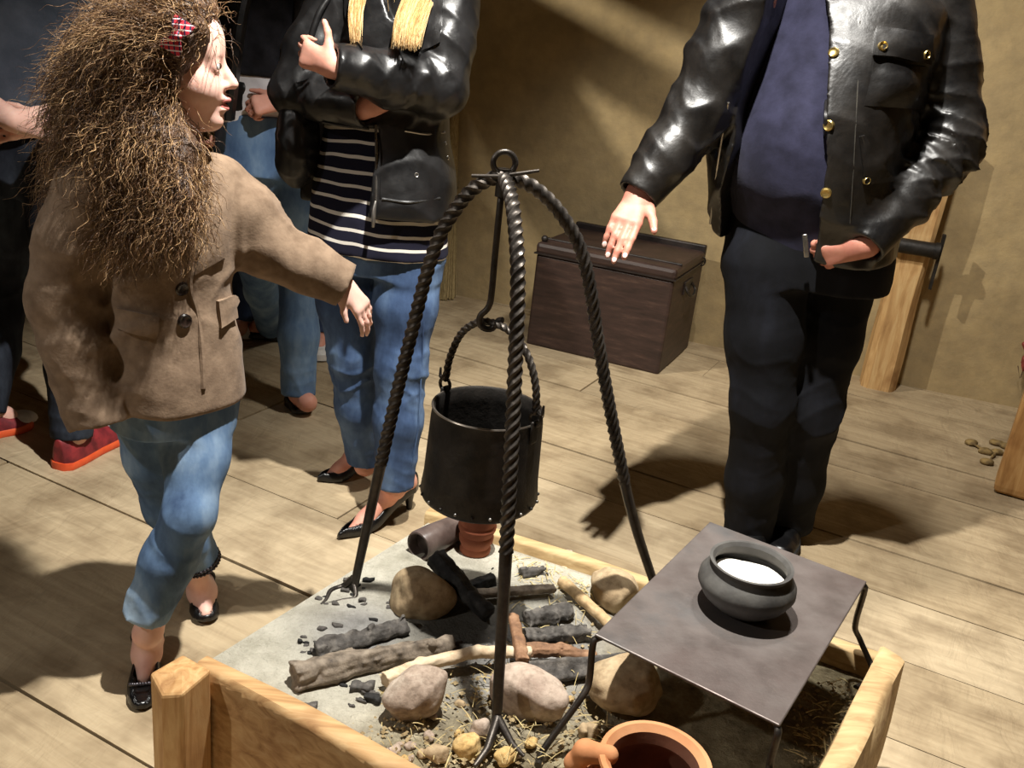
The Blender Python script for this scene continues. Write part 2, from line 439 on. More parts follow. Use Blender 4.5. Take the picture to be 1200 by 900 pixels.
# ------------------------------------------------------------------ light
def spot(name, pos, aim, power, size, blend, rad, col=(1, .93, .82)):
    ld = bpy.data.lights.new(name, 'SPOT'); ld.energy = power; ld.spot_size = R_(size); ld.spot_blend = blend; ld.shadow_soft_size = rad; ld.color = col
    o = bpy.data.objects.new(name, ld); COL.objects.link(o); o.location = Vector(pos)
    o.rotation_euler = (Vector(aim) - Vector(pos)).to_track_quat('-Z', 'Y').to_euler(); return o
spot('hearth_spotlight', (.02, 1.55, 2.78), (.08, 1.72, 0), 520, 104, .85, .025, (1, .965, .90))
spot('second_spotlight', (.70, 2.38, 2.8), (1.4, 3.1, 0), 215, 100, .55, .10, (1, .965, .90))
LC = V(-1.7, 2.5, 2.85)
spot('side_spotlight', LC, (1.15, 4.35, 1.12), 340, 52, .5, .025, (1, .94, .82))
spot('front_spotlight', (-2.3, .25, 2.4), (-.2, 1.3, .2), 85, 62, .8, .05, (1, .95, .88))
# unseen struts added between side lamp and back wall to stripe it with shade
def wallhit(x, y):
    d = ray(x, y); t = ((W0 - CPOS) @ WN) / (d @ WN); return CPOS + d * t
def shade_strut(name, pa, pb, width, s=.36):
    a, b = (LC + (wallhit(*p_) - LC) * s for p_ in (pa, pb)); d = nrm(b - a); n_ = nrm(wallhit(*pa) - LC); side = nrm(np.cross(d, n_)); nn = np.cross(side, d)
    top = a - d * max(0, (CEIL - a[2]) / max(-d[2], .15)) if d[2] < 0 else a
    mb = MB(); mb.box((top + b) / 2, (np.linalg.norm(b - top), width, .09), (d, side, nn)); tag(mb.build(name, MAT['beam'], smooth=False, bevel=.01), kind='structure')
shade_strut('beam_4', (600, 15), (905, 190), .085)  # added unseen strut, not a roof beam; shades the back wall
shade_strut('beam_5', (575, 60), (735, 330), .20)  # added unseen strut, not a roof beam; shades the back wall
shade_strut('beam_6', (690, -55), (930, 62), .10)  # added unseen strut, not a roof beam; shades the back wall
w = bpy.data.worlds.new('world'); SC.world = w; w.use_nodes = True
w.node_tree.nodes['Background'].inputs[0].default_value = (.05, .05, .055, 1); w.node_tree.nodes['Background'].inputs[1].default_value = .3
SC.view_settings.view_transform = 'Standard'; SC.view_settings.look = 'None'; SC.view_settings.exposure = 0.; SC.view_settings.gamma = 1; SC.view_settings.use_curve_mapping = False
# ------------------------------------------------------------------ the hearth box
HZ, AZ = .30, .27
hL, hB, hR = flo(226, 776, HZ), flo(515, 597, HZ), flo(1062, 771, HZ)
fd = nrm(flo(455, 902, HZ) - hL); rd = nrm(flo(1000, 900, HZ) - hR)
# front corner where the two nearer boards meet
M2 = np.array([[fd[0], -rd[0]], [fd[1], -rd[1]]]); ab = np.linalg.solve(M2, (hR - hL)[:2]); hF = hL + fd * ab[0]
def wood(name, a, b, c, sc=(2, 26, 26), rough=.7, knots=True, ang=0.):
    n = N(name, rough, spec=.3); v = n.mapping(sc, (0, 0, ang))
    g = n.noise(2.2, 5, .6, v, .8)
    cc = n.ramp(g, [(.25, srgb(*a)), (.5, srgb(*b)), (.75, srgb(*c))])
    if knots:
        kn = n.ramp(n.noise(7, 3, .5), [(.30, srgb(150, 110, 70)), (.45, srgb(255, 255, 255))]); cc = n.mix(.45, cc, kn, 'MULTIPLY')
    n.col(cc); n.bump(g, .3, .003); n.bump(n.noise(60, 3), .15, .002); return n
def ang_of(v): return -math.atan2(v[1], v[0])
hearth = empty('hearth_box', (hL + hF + hB + hR) / 4 * V(1, 1, 0), 'low wooden hearth box filled with ash and clay under the iron tripod', 'hearth')
def board(name, p, q, inward, top, th, mat, wob=.006, bulge=0., seed=1, low=0.):
    """upright board from p to q; outer face through p and q"""
    g = snoise(seed, 9, 2); k = 26; d = nrm(q - p); L = np.linalg.norm((q - p)[:2]); rows = []
    for i in range(k + 1):
        t = i / k; c = p + (q - p) * t
        for (w, z) in ((0, low), (0, top * .5), (0, top - .008), (.008, top), (th - .006, top), (th, top - .006), (th, low)):
            q_ = c * V(1, 1, 0) + inward * w + V(0, 0, z)
            n1 = g(q_[0], q_[1], z * 3) * wob
            q_ = q_ + V(0, 0, n1 * (1.2 if z > top * .7 else 0)) - inward * ((n1 + bulge * math.sin(math.pi * min(1, z / top))) if w < th * .5 else 0)
            rows.append(q_)
    s = 7; fs = []
    for i in range(k):
        for j in range(s):
            fs.append((i * s + j, i * s + (j + 1) % s, (i + 1) * s + (j + 1) % s, (i + 1) * s + j))
    fs.append(tuple(range(s))[::-1]); fs.append(tuple(k * s + j for j in range(s)))
    return MB().add(rows, fs).build(name, mat, hearth)
ctr = (hL + hF + hB + hR) / 4
def inw(p, q):
    d = nrm((q - p) * V(1, 1, 0)); n_ = V(-d[1], d[0], 0)
    return n_ if n_ @ (ctr - p) > 0 else -n_
W1 = wood('pale_hewn_wood', (142, 104, 66), (184, 146, 100), (206, 174, 128), (2.2, 20, 20), ang=ang_of(fd))
W2 = wood('pale_hewn_wood_side', (152, 120, 82), (190, 160, 116), (212, 186, 140), (2.2, 20, 20), ang=ang_of(rd))
W3 = wood('pale_hewn_wood_rear', (142, 114, 76), (182, 154, 110), (206, 182, 138), (2.2, 20, 20), ang=ang_of(hR - hB))
board('front_board', hL, hF - fd * .02, inw(hL, hF), HZ, .038, W1, .005, seed=3)
board('side_board', hF - rd * .0, hR, inw(hF, hR), HZ, .05, W2, .012, .012, seed=4)
board('rear_board', hB - nrm(hR - hB) * .02, hR - nrm(hR - hB) * .05, inw(hB, hR), HZ + .002, .035, W3, .004, seed=5)
board('side_board', hB, hL, inw(hB, hL), HZ - .024, .03, W3, .003, seed=6)
# squared corner post, chipped top
cp = MB(); u_, w_ = fd, -inw(hL, hF); c0 = hL + fd * .012 + w_ * .034
cs = [(-.044, .03), (.0, .044), (.034, .032), (.036, -.03), (-.036, -.034)]
tops = [HZ + .002, HZ - .014, HZ - .002, HZ + .01, HZ + .006]
vs = [c0 * V(1, 1, 0) + u_ * a + w_ * b for a, b in cs] + [c0 * V(1, 1, 0) + u_ * a + w_ * b + V(0, 0, z) for (a, b), z in zip(cs, tops)] + [c0 * V(1, 1, 0) + V(0, 0, HZ + .007)]
cp.add(vs, [(i, (i + 1) % 5, 5 + (i + 1) % 5, 5 + i) for i in range(5)] + [(5 + i, 5 + (i + 1) % 5, 10) for i in range(5)] + [(4, 3, 2, 1, 0)])
cp.build('corner_post', wood('split_post_wood', (150, 108, 66), (190, 148, 98), (214, 180, 130), (20, 20, 2.2)), hearth, smooth=False, bevel=.005)
# ash and clay filling
def ash_mat():
    n = N('ash_and_clay', .95, spec=.15)
    soil = n.ramp(n.noise(26, 6, .7), [(.3, srgb(104, 92, 70)), (.5, srgb(144, 132, 104)), (.72, srgb(184, 172, 140))])
    clay = n.ramp(n.noise(13, 6, .68), [(.3, srgb(162, 157, 140)), (.7, srgb(212, 207, 191))])
    ash = n.ramp(n.noise(16, 5, .65), [(.3, srgb(112, 110, 106)), (.7, srgb(178, 176, 172))])
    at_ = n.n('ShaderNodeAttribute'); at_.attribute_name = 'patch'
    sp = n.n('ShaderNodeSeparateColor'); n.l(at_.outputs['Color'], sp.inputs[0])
    c = n.mix(sp.outputs[0], soil, clay); c = n.mix(sp.outputs[1], c, ash); c = n.mix(sp.outputs[2], c, n.ramp(n.noise(30, 5, .7), [(.3, srgb(22, 21, 20)), (.7, srgb(60, 57, 54))]))  # third channel blends in the painted shade below the cauldron
    n.col(c); n.bump(n.noise(85, 6, .75), .9, .010); n.bump(n.noise(24, 5, .65), .6, .016); return n
g1, g2, g3 = snoise(21, 9, 3), snoise(22, 30, 3), snoise(23, 6, 3)
nu, nv = 130, 110; vs = []; patch = []
iL = hL - (hB - hL) * .0 + (hB - hL) * .05 - (hF - hL) * .004; iB = hB + (hL - hB) * .045 - (hR - hB) * .004; iR, iF = [p + (ctr - p) * .028 for p in (hR, hF)]
for j in range(nv + 1):
    for i in range(nu + 1):
        a, b = i / nu, j / nv
        q = (iL * (1 - b) + iB * b) * (1 - a) + (iF * (1 - b) + iR * b) * a
        n1, n2, n3 = float(g1(q[0], q[1], 0)), float(g2(q[0], q[1], 0)), float(g3(q[0], q[1], .3))
        cl = 1 / (1 + math.exp((a * 1.0 - .30 - .22 * b + .05 * n3) * 34))         # flat clay apron along the left side
        ash = math.exp(-(((a - .42) / .17) ** 2 + ((b - .56) / .26) ** 2) * 1.2) * (1.15 + .5 * n3)
        s3 = q - flo(425, 735, AZ); ash = max(ash, .85 * math.exp(-(s3[0] ** 2 + s3[1] ** 2) / .011) * (1 + .8 * n1))
        z = AZ - .012 + cl * .02 + (1 - cl) * (.008 * n1 + .004 * n2) - .02 * max(0, (a - .75)) 
        vs.append(V(q[0], q[1], z)); sq = q - flo(540, 728, AZ); pot_shade = math.exp(-(sq[0] ** 2 + sq[1] ** 2 * .8) / .0125) * (1.1 + .7 * n1); patch.append((cl, max(0, min(1, ash)), max(0, min(1, pot_shade)), 1))  # last mask: the cauldron's shadow painted into the ash colour
fs = [(j * (nu + 1) + i, j * (nu + 1) + i + 1, (j + 1) * (nu + 1) + i + 1, (j + 1) * (nu + 1) + i) for j in range(nv) for i in range(nu)]
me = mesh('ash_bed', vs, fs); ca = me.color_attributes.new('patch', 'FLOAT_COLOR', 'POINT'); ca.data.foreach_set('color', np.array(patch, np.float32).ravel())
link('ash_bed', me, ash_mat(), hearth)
def hz(x, y): return flo(x, y, AZ)

# ------------------------------------------------------------------ stones, logs, coals
def stone_mat(name, a, b, c, sc=18):
    n = N(name, .85, spec=.25)
    x = n.ramp(n.noise(sc, 6, .65), [(.3, srgb(*a)), (.5, srgb(*b)), (.72, srgb(*c))])
    sp = n.ramp(n.noise(sc * 6, 3), [(.35, srgb(150, 140, 130)), (.55, srgb(255, 255, 255))])
    n.col(n.mix(.4, x, sp, 'MULTIPLY')); n.bump(n.noise(60, 5, .7), .5, .004); return n
MS = {'grey': stone_mat('grey_stone', (128, 110, 94), (170, 152, 136), (198, 186, 170)), 'pink': stone_mat('pink_stone', (150, 128, 114), (182, 164, 148), (200, 184, 168), 12),
      'tan': stone_mat('tan_stone', (140, 118, 90), (176, 154, 122), (200, 182, 150), 10), 'yellow': stone_mat('yellow_stone', (160, 124, 72), (200, 168, 112), (222, 198, 148), 22)}
def stone(px, py, r, label, mat='grey', yaw=0., seed=1, rough=.12, z=None, cuts=5, name='hearth_stone', h=None, grp=None):
    r = np.array(r, float); c = hz(px, py); c[2] = (AZ - .01 + r[2] * .78) if z is None else z
    u = V(math.cos(yaw), math.sin(yaw), 0); ax = (u, V(-u[1], u[0], 0), V(0, 0, 1)); m_ = r.max() * 1.15
    f = F(c - m_, c + m_, h or max(.0025, r.max() / 26)); f.ell(c, r, ax, 0)
    rg = np.random.default_rng(seed)
    x, y, z_ = f.pts(f.all())
    for i in range(cuts):
        nv_ = nrm(rg.normal(size=3)); e = math.sqrt(sum((r[k] * (ax[k] @ nv_)) ** 2 for k in range(3))) * rg.uniform(.72, .9)
        d = (x - c[0]) * nv_[0] + (y - c[1]) * nv_[1] + (z_ - c[2]) * nv_[2] - e
        k = r.min() * .25; hh = np.maximum(k - np.abs(f.d - d), 0) / k; f.d = np.maximum(f.d, d) + hh * hh * k * .25
    g = snoise(seed, 2.6 / r.mean(), 3); f.disp(lambda a, b, c_: -r.min() * rough * g(a, b, c_))
    o = f.build(name, MS[mat], None, 1, c * V(1, 1, 0) + V(0, 0, c[2] - r[2]))
    return tag(o, label, 'stone', grp)
stone(490, 836, (.062, .05, .058), 'big grey angular stone at the near end of the pale branch', 'grey', .5, 2, .13)
stone(618, 826, (.076, .055, .05), 'flat pinkish stone behind the front tripod foot', 'pink', -.4, 5, .1)
stone(728, 822, (.07, .06, .055), 'grey stone half in the shadow of the iron griddle', 'tan', .2, 9, .1)
stone(716, 702, (.05, .06, .045), 'pale round stone beside the rear board behind the griddle', 'tan', .6, 12, .1)
stone(492, 716, (.068, .05, .062), 'tan stone half under the shadow of the cauldron', 'tan', .2, 15, .08)
stone(563, 858, (.019, .016, .022), 'small reddish brown stone left of the front tripod foot', 'pink', .1, 16)
stone(547, 878, (.026, .022, .02), 'yellow crumbly stone beside the front tripod foot', 'yellow', .1, 17, .2)
stone(592, 887, (.02, .016, .014), 'small yellow stone right of the front tripod foot', 'yellow', .8, 18, .2)
stone(690, 858, (.022, .016, .016), 'small brown stone between the flat pink stone and the terracotta jar', 'tan', .8, 19, .2)
stone(512, 884, (.022, .018, .016), 'small tan stone below the big grey stone', 'tan', .3, 20, .2)
rg = np.random.default_rng(5)
n_p = 0
for i in range(44):
    t = rg.uniform(0, 1)
    px, py = (rg.uniform(500, 680), rg.uniform(770, 895)) if t < .55 else ((rg.uniform(600, 700), rg.uniform(640, 680)) if t < .7 else (rg.uniform(430, 560), rg.uniform(850, 895)))
    r = rg.uniform(.005, .0105)
    stone(px, py, (r * 1.3, r, r * .8), 'thumbnail sized pebble lying in the hearth soil', ['yellow', 'tan', 'pink', 'grey'][i % 4], rg.uniform(0, 3), 100 + i, .2, None, 4, 'pebble', .0016, 'pebbles in the hearth soil')
def char_mat(name, a, b, c, sc=(6, 6, 6), bs=.6):
    n = N(name, .75, spec=.35); v = n.mapping(sc)
    n.col(n.ramp(n.noise(6, 5, .65, v), [(.3, srgb(*a)), (.5, srgb(*b)), (.75, srgb(*c))])); n.bump(n.noise(40, 5, .7), bs, .006); return n
MC = {'char': char_mat('charred_wood', (44, 41, 38), (78, 74, 70), (128, 122, 114)), 'black': char_mat('black_charcoal', (14, 13, 13), (30, 29, 28), (66, 64, 62)),
      'half': char_mat('half_burnt_wood', (74, 66, 58), (122, 110, 96), (160, 147, 130)), 'pale': char_mat('barkless_branch', (176, 150, 120), (206, 184, 154), (224, 208, 182), bs=.25),
      'brown': char_mat('brown_stick', (92, 66, 48), (134, 100, 74), (164, 130, 100), bs=.4), 'tanw': char_mat('tan_stick', (142, 116, 82), (182, 154, 114), (206, 182, 142), bs=.3)}
def log(pts, rad, label, mat, name='log', seed=1, rough=.0, cat='firewood', crack=0., grp=None):
    """pts: (px, py, height above ash of the axis)"""
    P = [hz(a, b) + 0 for a, b, _ in pts]
    P = [flo(a, b, AZ + z) for a, b, z in pts]
    rad = [rad] * len(P) if np.isscalar(rad) else rad
    lo = np.min(P, 0) - max(rad) * 1.3; hi = np.max(P, 0) + max(rad) * 1.3
    f = F(lo, hi, max(.002, max(rad) / 9))
    for i in range(len(P) - 1): f.cone(P[i], P[i + 1], rad[i], rad[i + 1], .004)
    a0 = nrm(P[1] - P[0]); a1 = nrm(P[-1] - P[-2]); e0 = P[0]; e1 = P[-1]
    f.cut(lambda x, y, z: (x - e0[0]) * a0[0] + (y - e0[1]) * a0[1] + (z - e0[2]) * a0[2] - rad[0] * .1)
    f.cut(lambda x, y, z: -((x - e1[0]) * a1[0] + (y - e1[1]) * a1[1] + (z - e1[2]) * a1[2]) - rad[-1] * .1)
    rgl = np.random.default_rng(seed + 50); uu = nrm(np.cross(a0, V(0, 0, 1))); ww = np.cross(uu, a0)
    if rough > .11:
        cuts = [(rgl.uniform(0, 6.28), rgl.uniform(.62, .88)) for _ in range(5)]
        def facets(d, x, y, z):
            best = np.full(d.shape, 9., np.float32)
            px, py, pz = x, y, z; acc_t = None
            # nearest point on the bent axis
            for i in range(len(P) - 1):
                ab = P[i + 1] - P[i]; t = np.clip(((x - P[i][0]) * ab[0] + (y - P[i][1]) * ab[1] + (z - P[i][2]) * ab[2]) / (ab @ ab), 0, 1)
                qx, qy, qz = x - P[i][0] - t * ab[0], y - P[i][1] - t * ab[1], z - P[i][2] - t * ab[2]; r2 = qx * qx + qy * qy + qz * qz
                R = rad[i] + (rad[i + 1] - rad[i]) * t; fc = np.full(d.shape, -9., np.float32)
                for a_, o_ in cuts:
                    n_ = uu * math.cos(a_) + ww * math.sin(a_); fc = np.maximum(fc, qx * n_[0] + qy * n_[1] + qz * n_[2] - R * o_)
                m_ = r2 < best; best = np.where(m_, r2, best); acc_t = fc if acc_t is None else np.where(m_, fc, acc_t)
            return np.maximum(d, acc_t)
        f.apply(facets)
    g = snoise(seed, 2.2 / max(rad), 3); f.disp(lambda x, y, z: -max(rad) * rough * .75 * g(x, y, z))
    gs = snoise(seed + 9, 1.0, 3)
    f.disp(lambda x, y, z: -max(rad) * (.10 if rough > .11 else .04) * gs((uu[0] * x + uu[1] * y + uu[2] * z) * 5.5 / max(rad), (ww[0] * x + ww[1] * y + ww[2] * z) * 5.5 / max(rad), (a0[0] * x + a0[1] * y + a0[2] * z) * .5 / max(rad)))
    if crack:
        fo = folds(seed + 3, a0, 2.2 / max(rad), max(rad) * crack); f.disp(lambda x, y, z: -fo(x, y, z))
    o = f.build(name, MC[mat], None, 1, (P[0] + P[-1]) / 2 * V(1, 1, 0) + V(0, 0, min(P[0][2], P[-1][2]) - max(rad)))
    return tag(o, label, cat, grp)
log([(345, 796, .024), (430, 775, .024), (535, 752, .022)], [.027, .025, .014], 'long half-burnt log lying nearest the front board', 'half', seed=3, rough=.22, crack=.12)
log([(368, 765, .018), (475, 733, .02)], [.02, .017], 'shorter charred log behind the long half-burnt log', 'char', seed=4, rough=.24, crack=.14)
log([(450, 798, .03), (492, 779, .035), (560, 764, .034), (622, 765, .026)], [.015, .012, .0115, .011], 'pale barkless branch lying over the big grey stone', 'pale', 'branch', 6, .1)
log([(512, 652, .07), (536, 680, .05), (575, 722, .03)], [.027, .026, .024], 'black charred log leaning below the terracotta beaker', 'black', seed=7, rough=.15, crack=.1)
log([(601, 720, .05), (613, 775, .035)], [.012, .0125], 'short brown stick end pointing at the viewer beside the tripod leg', 'brown', 'stick', 8, .15)
log([(616, 762, .02), (655, 762, .02), (700, 770, .018)], [.013, .012, .009], 'burnt reddish brown stick lying toward the griddle corner', 'brown', 'stick', 9, .2)
log([(658, 680, .022), (722, 738, .022)], [.0125, .0115], 'straight tan stick running under the griddle edge', 'tanw', 'stick', 10, .08)
log([(552, 696, .03), (650, 689, .025)], [.012, .01], 'tan stick lying across the rear of the fire pit', 'half', 'stick', 11, .12)
log([(615, 728, .018), (668, 716, .018)], [.02, .017], 'grey charred block between the tripod leg and the tan stick', 'char', seed=12, rough=.3, crack=.15)
log([(615, 745, .014), (690, 739, .014)], [.018, .018], 'flat ash grey log piece in front of the charred block', 'char', seed=13, rough=.25, crack=.12)
log([(600, 793, .006), (740, 778, .008)], [.024, .024], 'wide ash covered log lying in front of the griddle corner', 'char', seed=14, rough=.15)
log([(610, 672, .015), (640, 668, .016)], [.016, .014], 'small charred chunk against the rear of the tripod leg', 'char', seed=15, rough=.3)
log([(578, 678, .014), (545, 690, .014)], [.02, .014], 'black charcoal chunk under the terracotta beaker', 'black', seed=16, rough=.35)
log([(625, 640, .006), (665, 668, .006)], [.005, .004], 'pale wood splinter near the rear board', 'pale', 'splinter', 17, .1)
rg = np.random.default_rng(9)
def coal(px, py, r, seed):
    c = hz(px, py); c[2] = AZ + .004 + r * .4; f = F(c - r * 1.4, c + r * 1.4, .0016); f.boxr(c, (r * rg.uniform(.7, 1.1), r * rg.uniform(.6, .9), r * rg.uniform(.5, .7)), (nrm(V(1, rg.uniform(-1, 1), .2)), V(0, 0, 1), V(0, 1, 0)), .001)
    g = snoise(seed, 1.6 / r, 2); f.disp(lambda x, y, z: -r * .3 * g(x, y, z))
    tag(f.build('charcoal_lump', MC['black' if seed % 3 == 0 else 'char'], None, 0, c - V(0, 0, r * .6)), 'grey black charcoal lump scattered on the pale clay apron', 'charcoal', 'charcoal lumps on the clay apron')
for i in range(34):
    t = i / 34
    if t < .55: px, py = 412 + rg.normal() * 24 - (i % 5) * 3, 708 + rg.normal() * 15
    elif t < .75: px, py = rg.uniform(352, 385), rg.uniform(735, 772)
    else: px, py = rg.uniform(400, 445), rg.uniform(802, 840)
    coal(px, py, rg.uniform(.004, .0085), 200 + i)
coal(361, 836, .013, 301); coal(424, 812, .015, 302); coal(436, 824, .011, 303)
# straw and wood chips: nobody could count them
mb = MB()
for i in range(380):
    t = rg.uniform()
    if t < .25:
        px = rg.uniform(600, 690); py = rg.uniform(650 + (px - 600) * .45, 700)
    elif t < .7: px, py = rg.uniform(430, 720), rg.uniform(770, 898)
    elif t < .85:
        py = rg.uniform(800, 898); px = rg.uniform(930, 1015 - (py - 800) * .42)
    else: px, py = rg.uniform(590, 700), rg.uniform(700, 760)
    c = hz(px, py) + V(0, 0, .006 + rg.uniform(0, .01)); a = rg.uniform(0, 6.28); L = rg.uniform(.004, .02); d = V(math.cos(a), math.sin(a), rg.uniform(-.15, .25)) * L
    mb.tube([c - d, c + V(0, 0, .002), c + d], rg.uniform(.0004, .0011), 4)
tag(mb.build('straw_litter', two('dry_straw', (170, 148, 96), (222, 204, 150), 60, .8, 0, 0), None), 'bits of dry straw and chips strewn over the hearth soil', 'straw', None, 'stuff')

def crumbs(n_, name, mat, label, rmax, area, seed):
    rg = np.random.default_rng(seed); mb = MB(); ph = [nrm(V(*v)) for v in ((1, 1, 1), (1, -1, -1), (-1, 1, -1), (-1, -1, 1), (1, 0, 0), (-1, 0, 0), (0, 1, 0), (0, 0, 1))]
    for i in range(n_):
        px, py = area(rg); c = hz(px, py); r = rmax * rg.uniform(.25, 1) ** 1.5; c = c + V(0, 0, r * .3)
        o6 = [c + r * rg.uniform(.6, 1.2) * V(*v) for v in ((1, 0, 0), (0, 1, 0), (-1, 0, 0), (0, -1, 0), (0, 0, .8), (0, 0, -.8))]
        mb.add(o6, [(0, 1, 4), (1, 2, 4), (2, 3, 4), (3, 0, 4), (1, 0, 5), (2, 1, 5), (3, 2, 5), (0, 3, 5)])
    tag(mb.build(name, mat, None, smooth=False), label, 'soil crumbs', None, 'stuff')
def a1(rg):
    t = rg.uniform()
    if t < .5: return rg.uniform(400, 720), rg.uniform(790, 898)
    if t < .75: px = rg.uniform(596, 700); return px, rg.uniform(645 + (px - 596) * .45, 720)
    if t < .9: py = rg.uniform(800, 898); return rg.uniform(930, 1015 - (py - 800) * .42), py
    return rg.uniform(560, 700), rg.uniform(700, 790)
crumbs(1300, 'soil_crumbs', stone_mat('soil_crumb', (120, 100, 70), (170, 150, 112), (214, 198, 160), 30), 'loose tan soil crumbs between the hearth stones', .0062, a1, 61)
def a2(rg):
    while True:
        px, py = 480 + rg.normal() * 60, 738 + rg.normal() * 38
        if py > 612 + (512 - px) * .66 and px > 330: return px, py
crumbs(420, 'ash_crumbs', two('ash_crumb', (86, 84, 82), (150, 148, 144), 40, .9), 'grey ash crumbs around the charred logs', .0045, a2, 62)
# ------------------------------------------------------------------ iron
def iron_mat(name, a, b, rough=.5, metal=.6, bs=.3):
    n = N(name, rough, metal, .5); n.col(n.ramp(n.noise(22, 5, .65), [(.3, srgb(*a)), (.7, srgb(*b))]))
    n.rough(n.ramp(n.noise(15, 4), [(.3, (rough - .12,) * 3 + (1,)), (.7, (rough + .15,) * 3 + (1,))])); n.bump(n.noise(90, 4, .7), bs, .003); return n
IRON = iron_mat('forged_iron', (46, 42, 39), (84, 78, 72), .45, .75)
SOOT = iron_mat('sooty_iron', (26, 24, 22), (54, 50, 46), .55, .55, .35)
fA, fB_, fC = flo(414, 692, AZ + .004), flo(581, 858, AZ + .004), flo(776, 712, AZ + .004)
TY = 1.60
apex = at(590, 206, TY)
tripod = empty('tripod', V(apex[0], apex[1], AZ), 'tall black iron tripod with rope-twisted legs standing in the hearth', 'tripod')
two_lobe = lambda a: 1 + .15 * math.cos(4 * a)
def tleg(foot, S=None):
    S = S or [(0, 0), (.012, .12), (.035, .235), (.075, .345), (.13, .45), (.21, .535), (.32, .61), (.5, .725), (.75, .865), (1, 1)]
    P = [np.array([apex[0] + (foot[0] - apex[0]) * r, apex[1] + (foot[1] - apex[1]) * r, apex[2] + (foot[2] - apex[2]) * s]) for s, r in S]
    P = smoothpath(P, 620); k = int(len(P) * .68)
    mb = MB()
    mb.tube(P[:k + 1], .0112, 16, two_lobe, 90.)
    mb.tube(P[k:], np.linspace(.0108, .0085, len(P) - k), 8)
    return mb.build('leg', IRON, tripod), P
l1, P1 = tleg(fA); l2, P2 = tleg(fB_); l3, P3 = tleg(fC, [(0, 0), (.012, .10), (.035, .18), (.075, .265), (.13, .345), (.21, .41), (.32, .475), (.5, .59), (.75, .77), (1, 1)])
# forged scroll feet
f1 = smoothpath([fA + V(0, 0, .03), flo(402, 687, AZ + .008), flo(388, 692, AZ + .008), flo(382, 703, AZ + .007), flo(376, 709, AZ + .006)], 24)
f2 = smoothpath([fA + V(0, 0, .02), flo(416, 700, AZ + .006), flo(400, 704, AZ + .005), flo(378, 709, AZ + .005)], 20)
MB().tube(f1, np.linspace(.008, .003, 24), 8).tube(f2, np.linspace(.006, .003, 20), 8).build('foot', IRON, tripod)
MB().tube([fB_ + V(0, 0, .03), flo(571, 878, AZ + .012), flo(556, 898, AZ + .006)], [.008, .007, .004], 8).tube([fB_ + V(0, 0, .03), flo(600, 872, AZ + .012), flo(614, 886, AZ + .006)], [.008, .006, .003], 8).build('foot', IRON, tripod)
MB().tube([fC + V(0, 0, .02), fC + V(.02, -.03, .006), fC + V(.045, -.05, .004)], [.008, .006, .003], 8).build('foot', IRON, tripod)
rc = at(591, 191, TY); th = np.linspace(0, 2 * math.pi, 29)[:-1]
MB().tube([rc + V(.0185 * math.cos(a), .004 * math.cos(a), .0185 * math.sin(a)) for a in th], .0052, 8, closed=True).build('ring', IRON, tripod)
MB().tube([at(553, 206, TY), at(585, 207, TY - .01), at(632, 200, TY - .01)], [.003, .0042, .0028], 8).tube([apex + V(0, 0, .012), apex + V(0, 0, -.035)], .012, 10).build('pin', IRON, tripod)
# hanging rod with a bent hook
hook = MB().tube(smoothpath([at(589, 212, TY + .012), at(586, 240, TY), at(580, 300, TY), at(575, 352, TY), at(571, 362, TY), at(563, 370, TY), at(562, 379, TY), at(568, 385, TY), at(577, 385, TY + .004), at(584, 376, TY + .004), at(589, 375, TY)], 70), .0058, 9)
tag(hook.build('pot_hook', IRON, None, origin=at(575, 352, TY)), 'thin straight iron hook rod hanging from the tripod top', 'hook')
# cauldron
CY = TY; rimc = at(570.5, 478, CY); RRIM = .1015; botc = at(562.5, 582, CY); HH = rimc[2] - botc[2]; RBOT = .1125
cc = V((rimc[0] + botc[0]) / 2, CY, botc[2])
caul = empty('cauldron', cc, 'black riveted iron cauldron hanging over the ash from the tripod', 'cauldron')
prof = [(0, -.006), (.06, -.006), (RBOT - .012, -.003), (RBOT - .003, .004), (RBOT, .012), (RBOT - .004, .05), (RRIM + .003, HH - .02), (RRIM + .001, HH - .004), (RRIM + .0025, HH), (RRIM - .001, HH + .002), (RRIM - .004, HH - .002), (RRIM - .003, HH - .03), (RBOT - .010, .03), (RBOT - .014, .008), (0, .004)]
gw = snoise(31, 14, 2)
MB().lathe(cc, prof, 72, wob=lambda a, z: 1 + .008 * float(gw(math.cos(a) * .1, math.sin(a) * .1, z))).build('pot_body', SOOT, caul)
RIV = iron_mat('worn_rivet', (120, 116, 110), (170, 166, 160), .35, .9, 0)
for i in range(22):
    a = 2 * math.pi * i / 22 + .1
    MB().ball(cc + V(math.cos(a) * (RBOT + .0005), math.sin(a) * (RBOT + .0005), .014), .0032, 8, 6).build('rivet', RIV if i % 2 else SOOT, caul)
RIMM = iron_mat('rubbed_rim', (120, 112, 104), (160, 152, 142), .3, .9, .1)
MB().tube([cc + V(math.cos(a) * (RRIM + .001), math.sin(a) * (RRIM + .001), HH + .001) for a in np.linspace(0, 2 * math.pi, 73)[:-1]], .0022, 6, closed=True).build('rim', RIMM, caul)
ba = R_(20)                          # direction of the two ears
earL = cc + V(-RRIM * math.cos(.0), .0, HH) ; eL = at(527, 443, CY + .03); eR = at(617, 486, CY - .07)
dE = nrm((eR - eL) * V(1, 1, 0)); eL = cc + V(0, 0, HH) - dE * (RRIM + .004); eR = cc + V(0, 0, HH) + dE * (RRIM + .004)
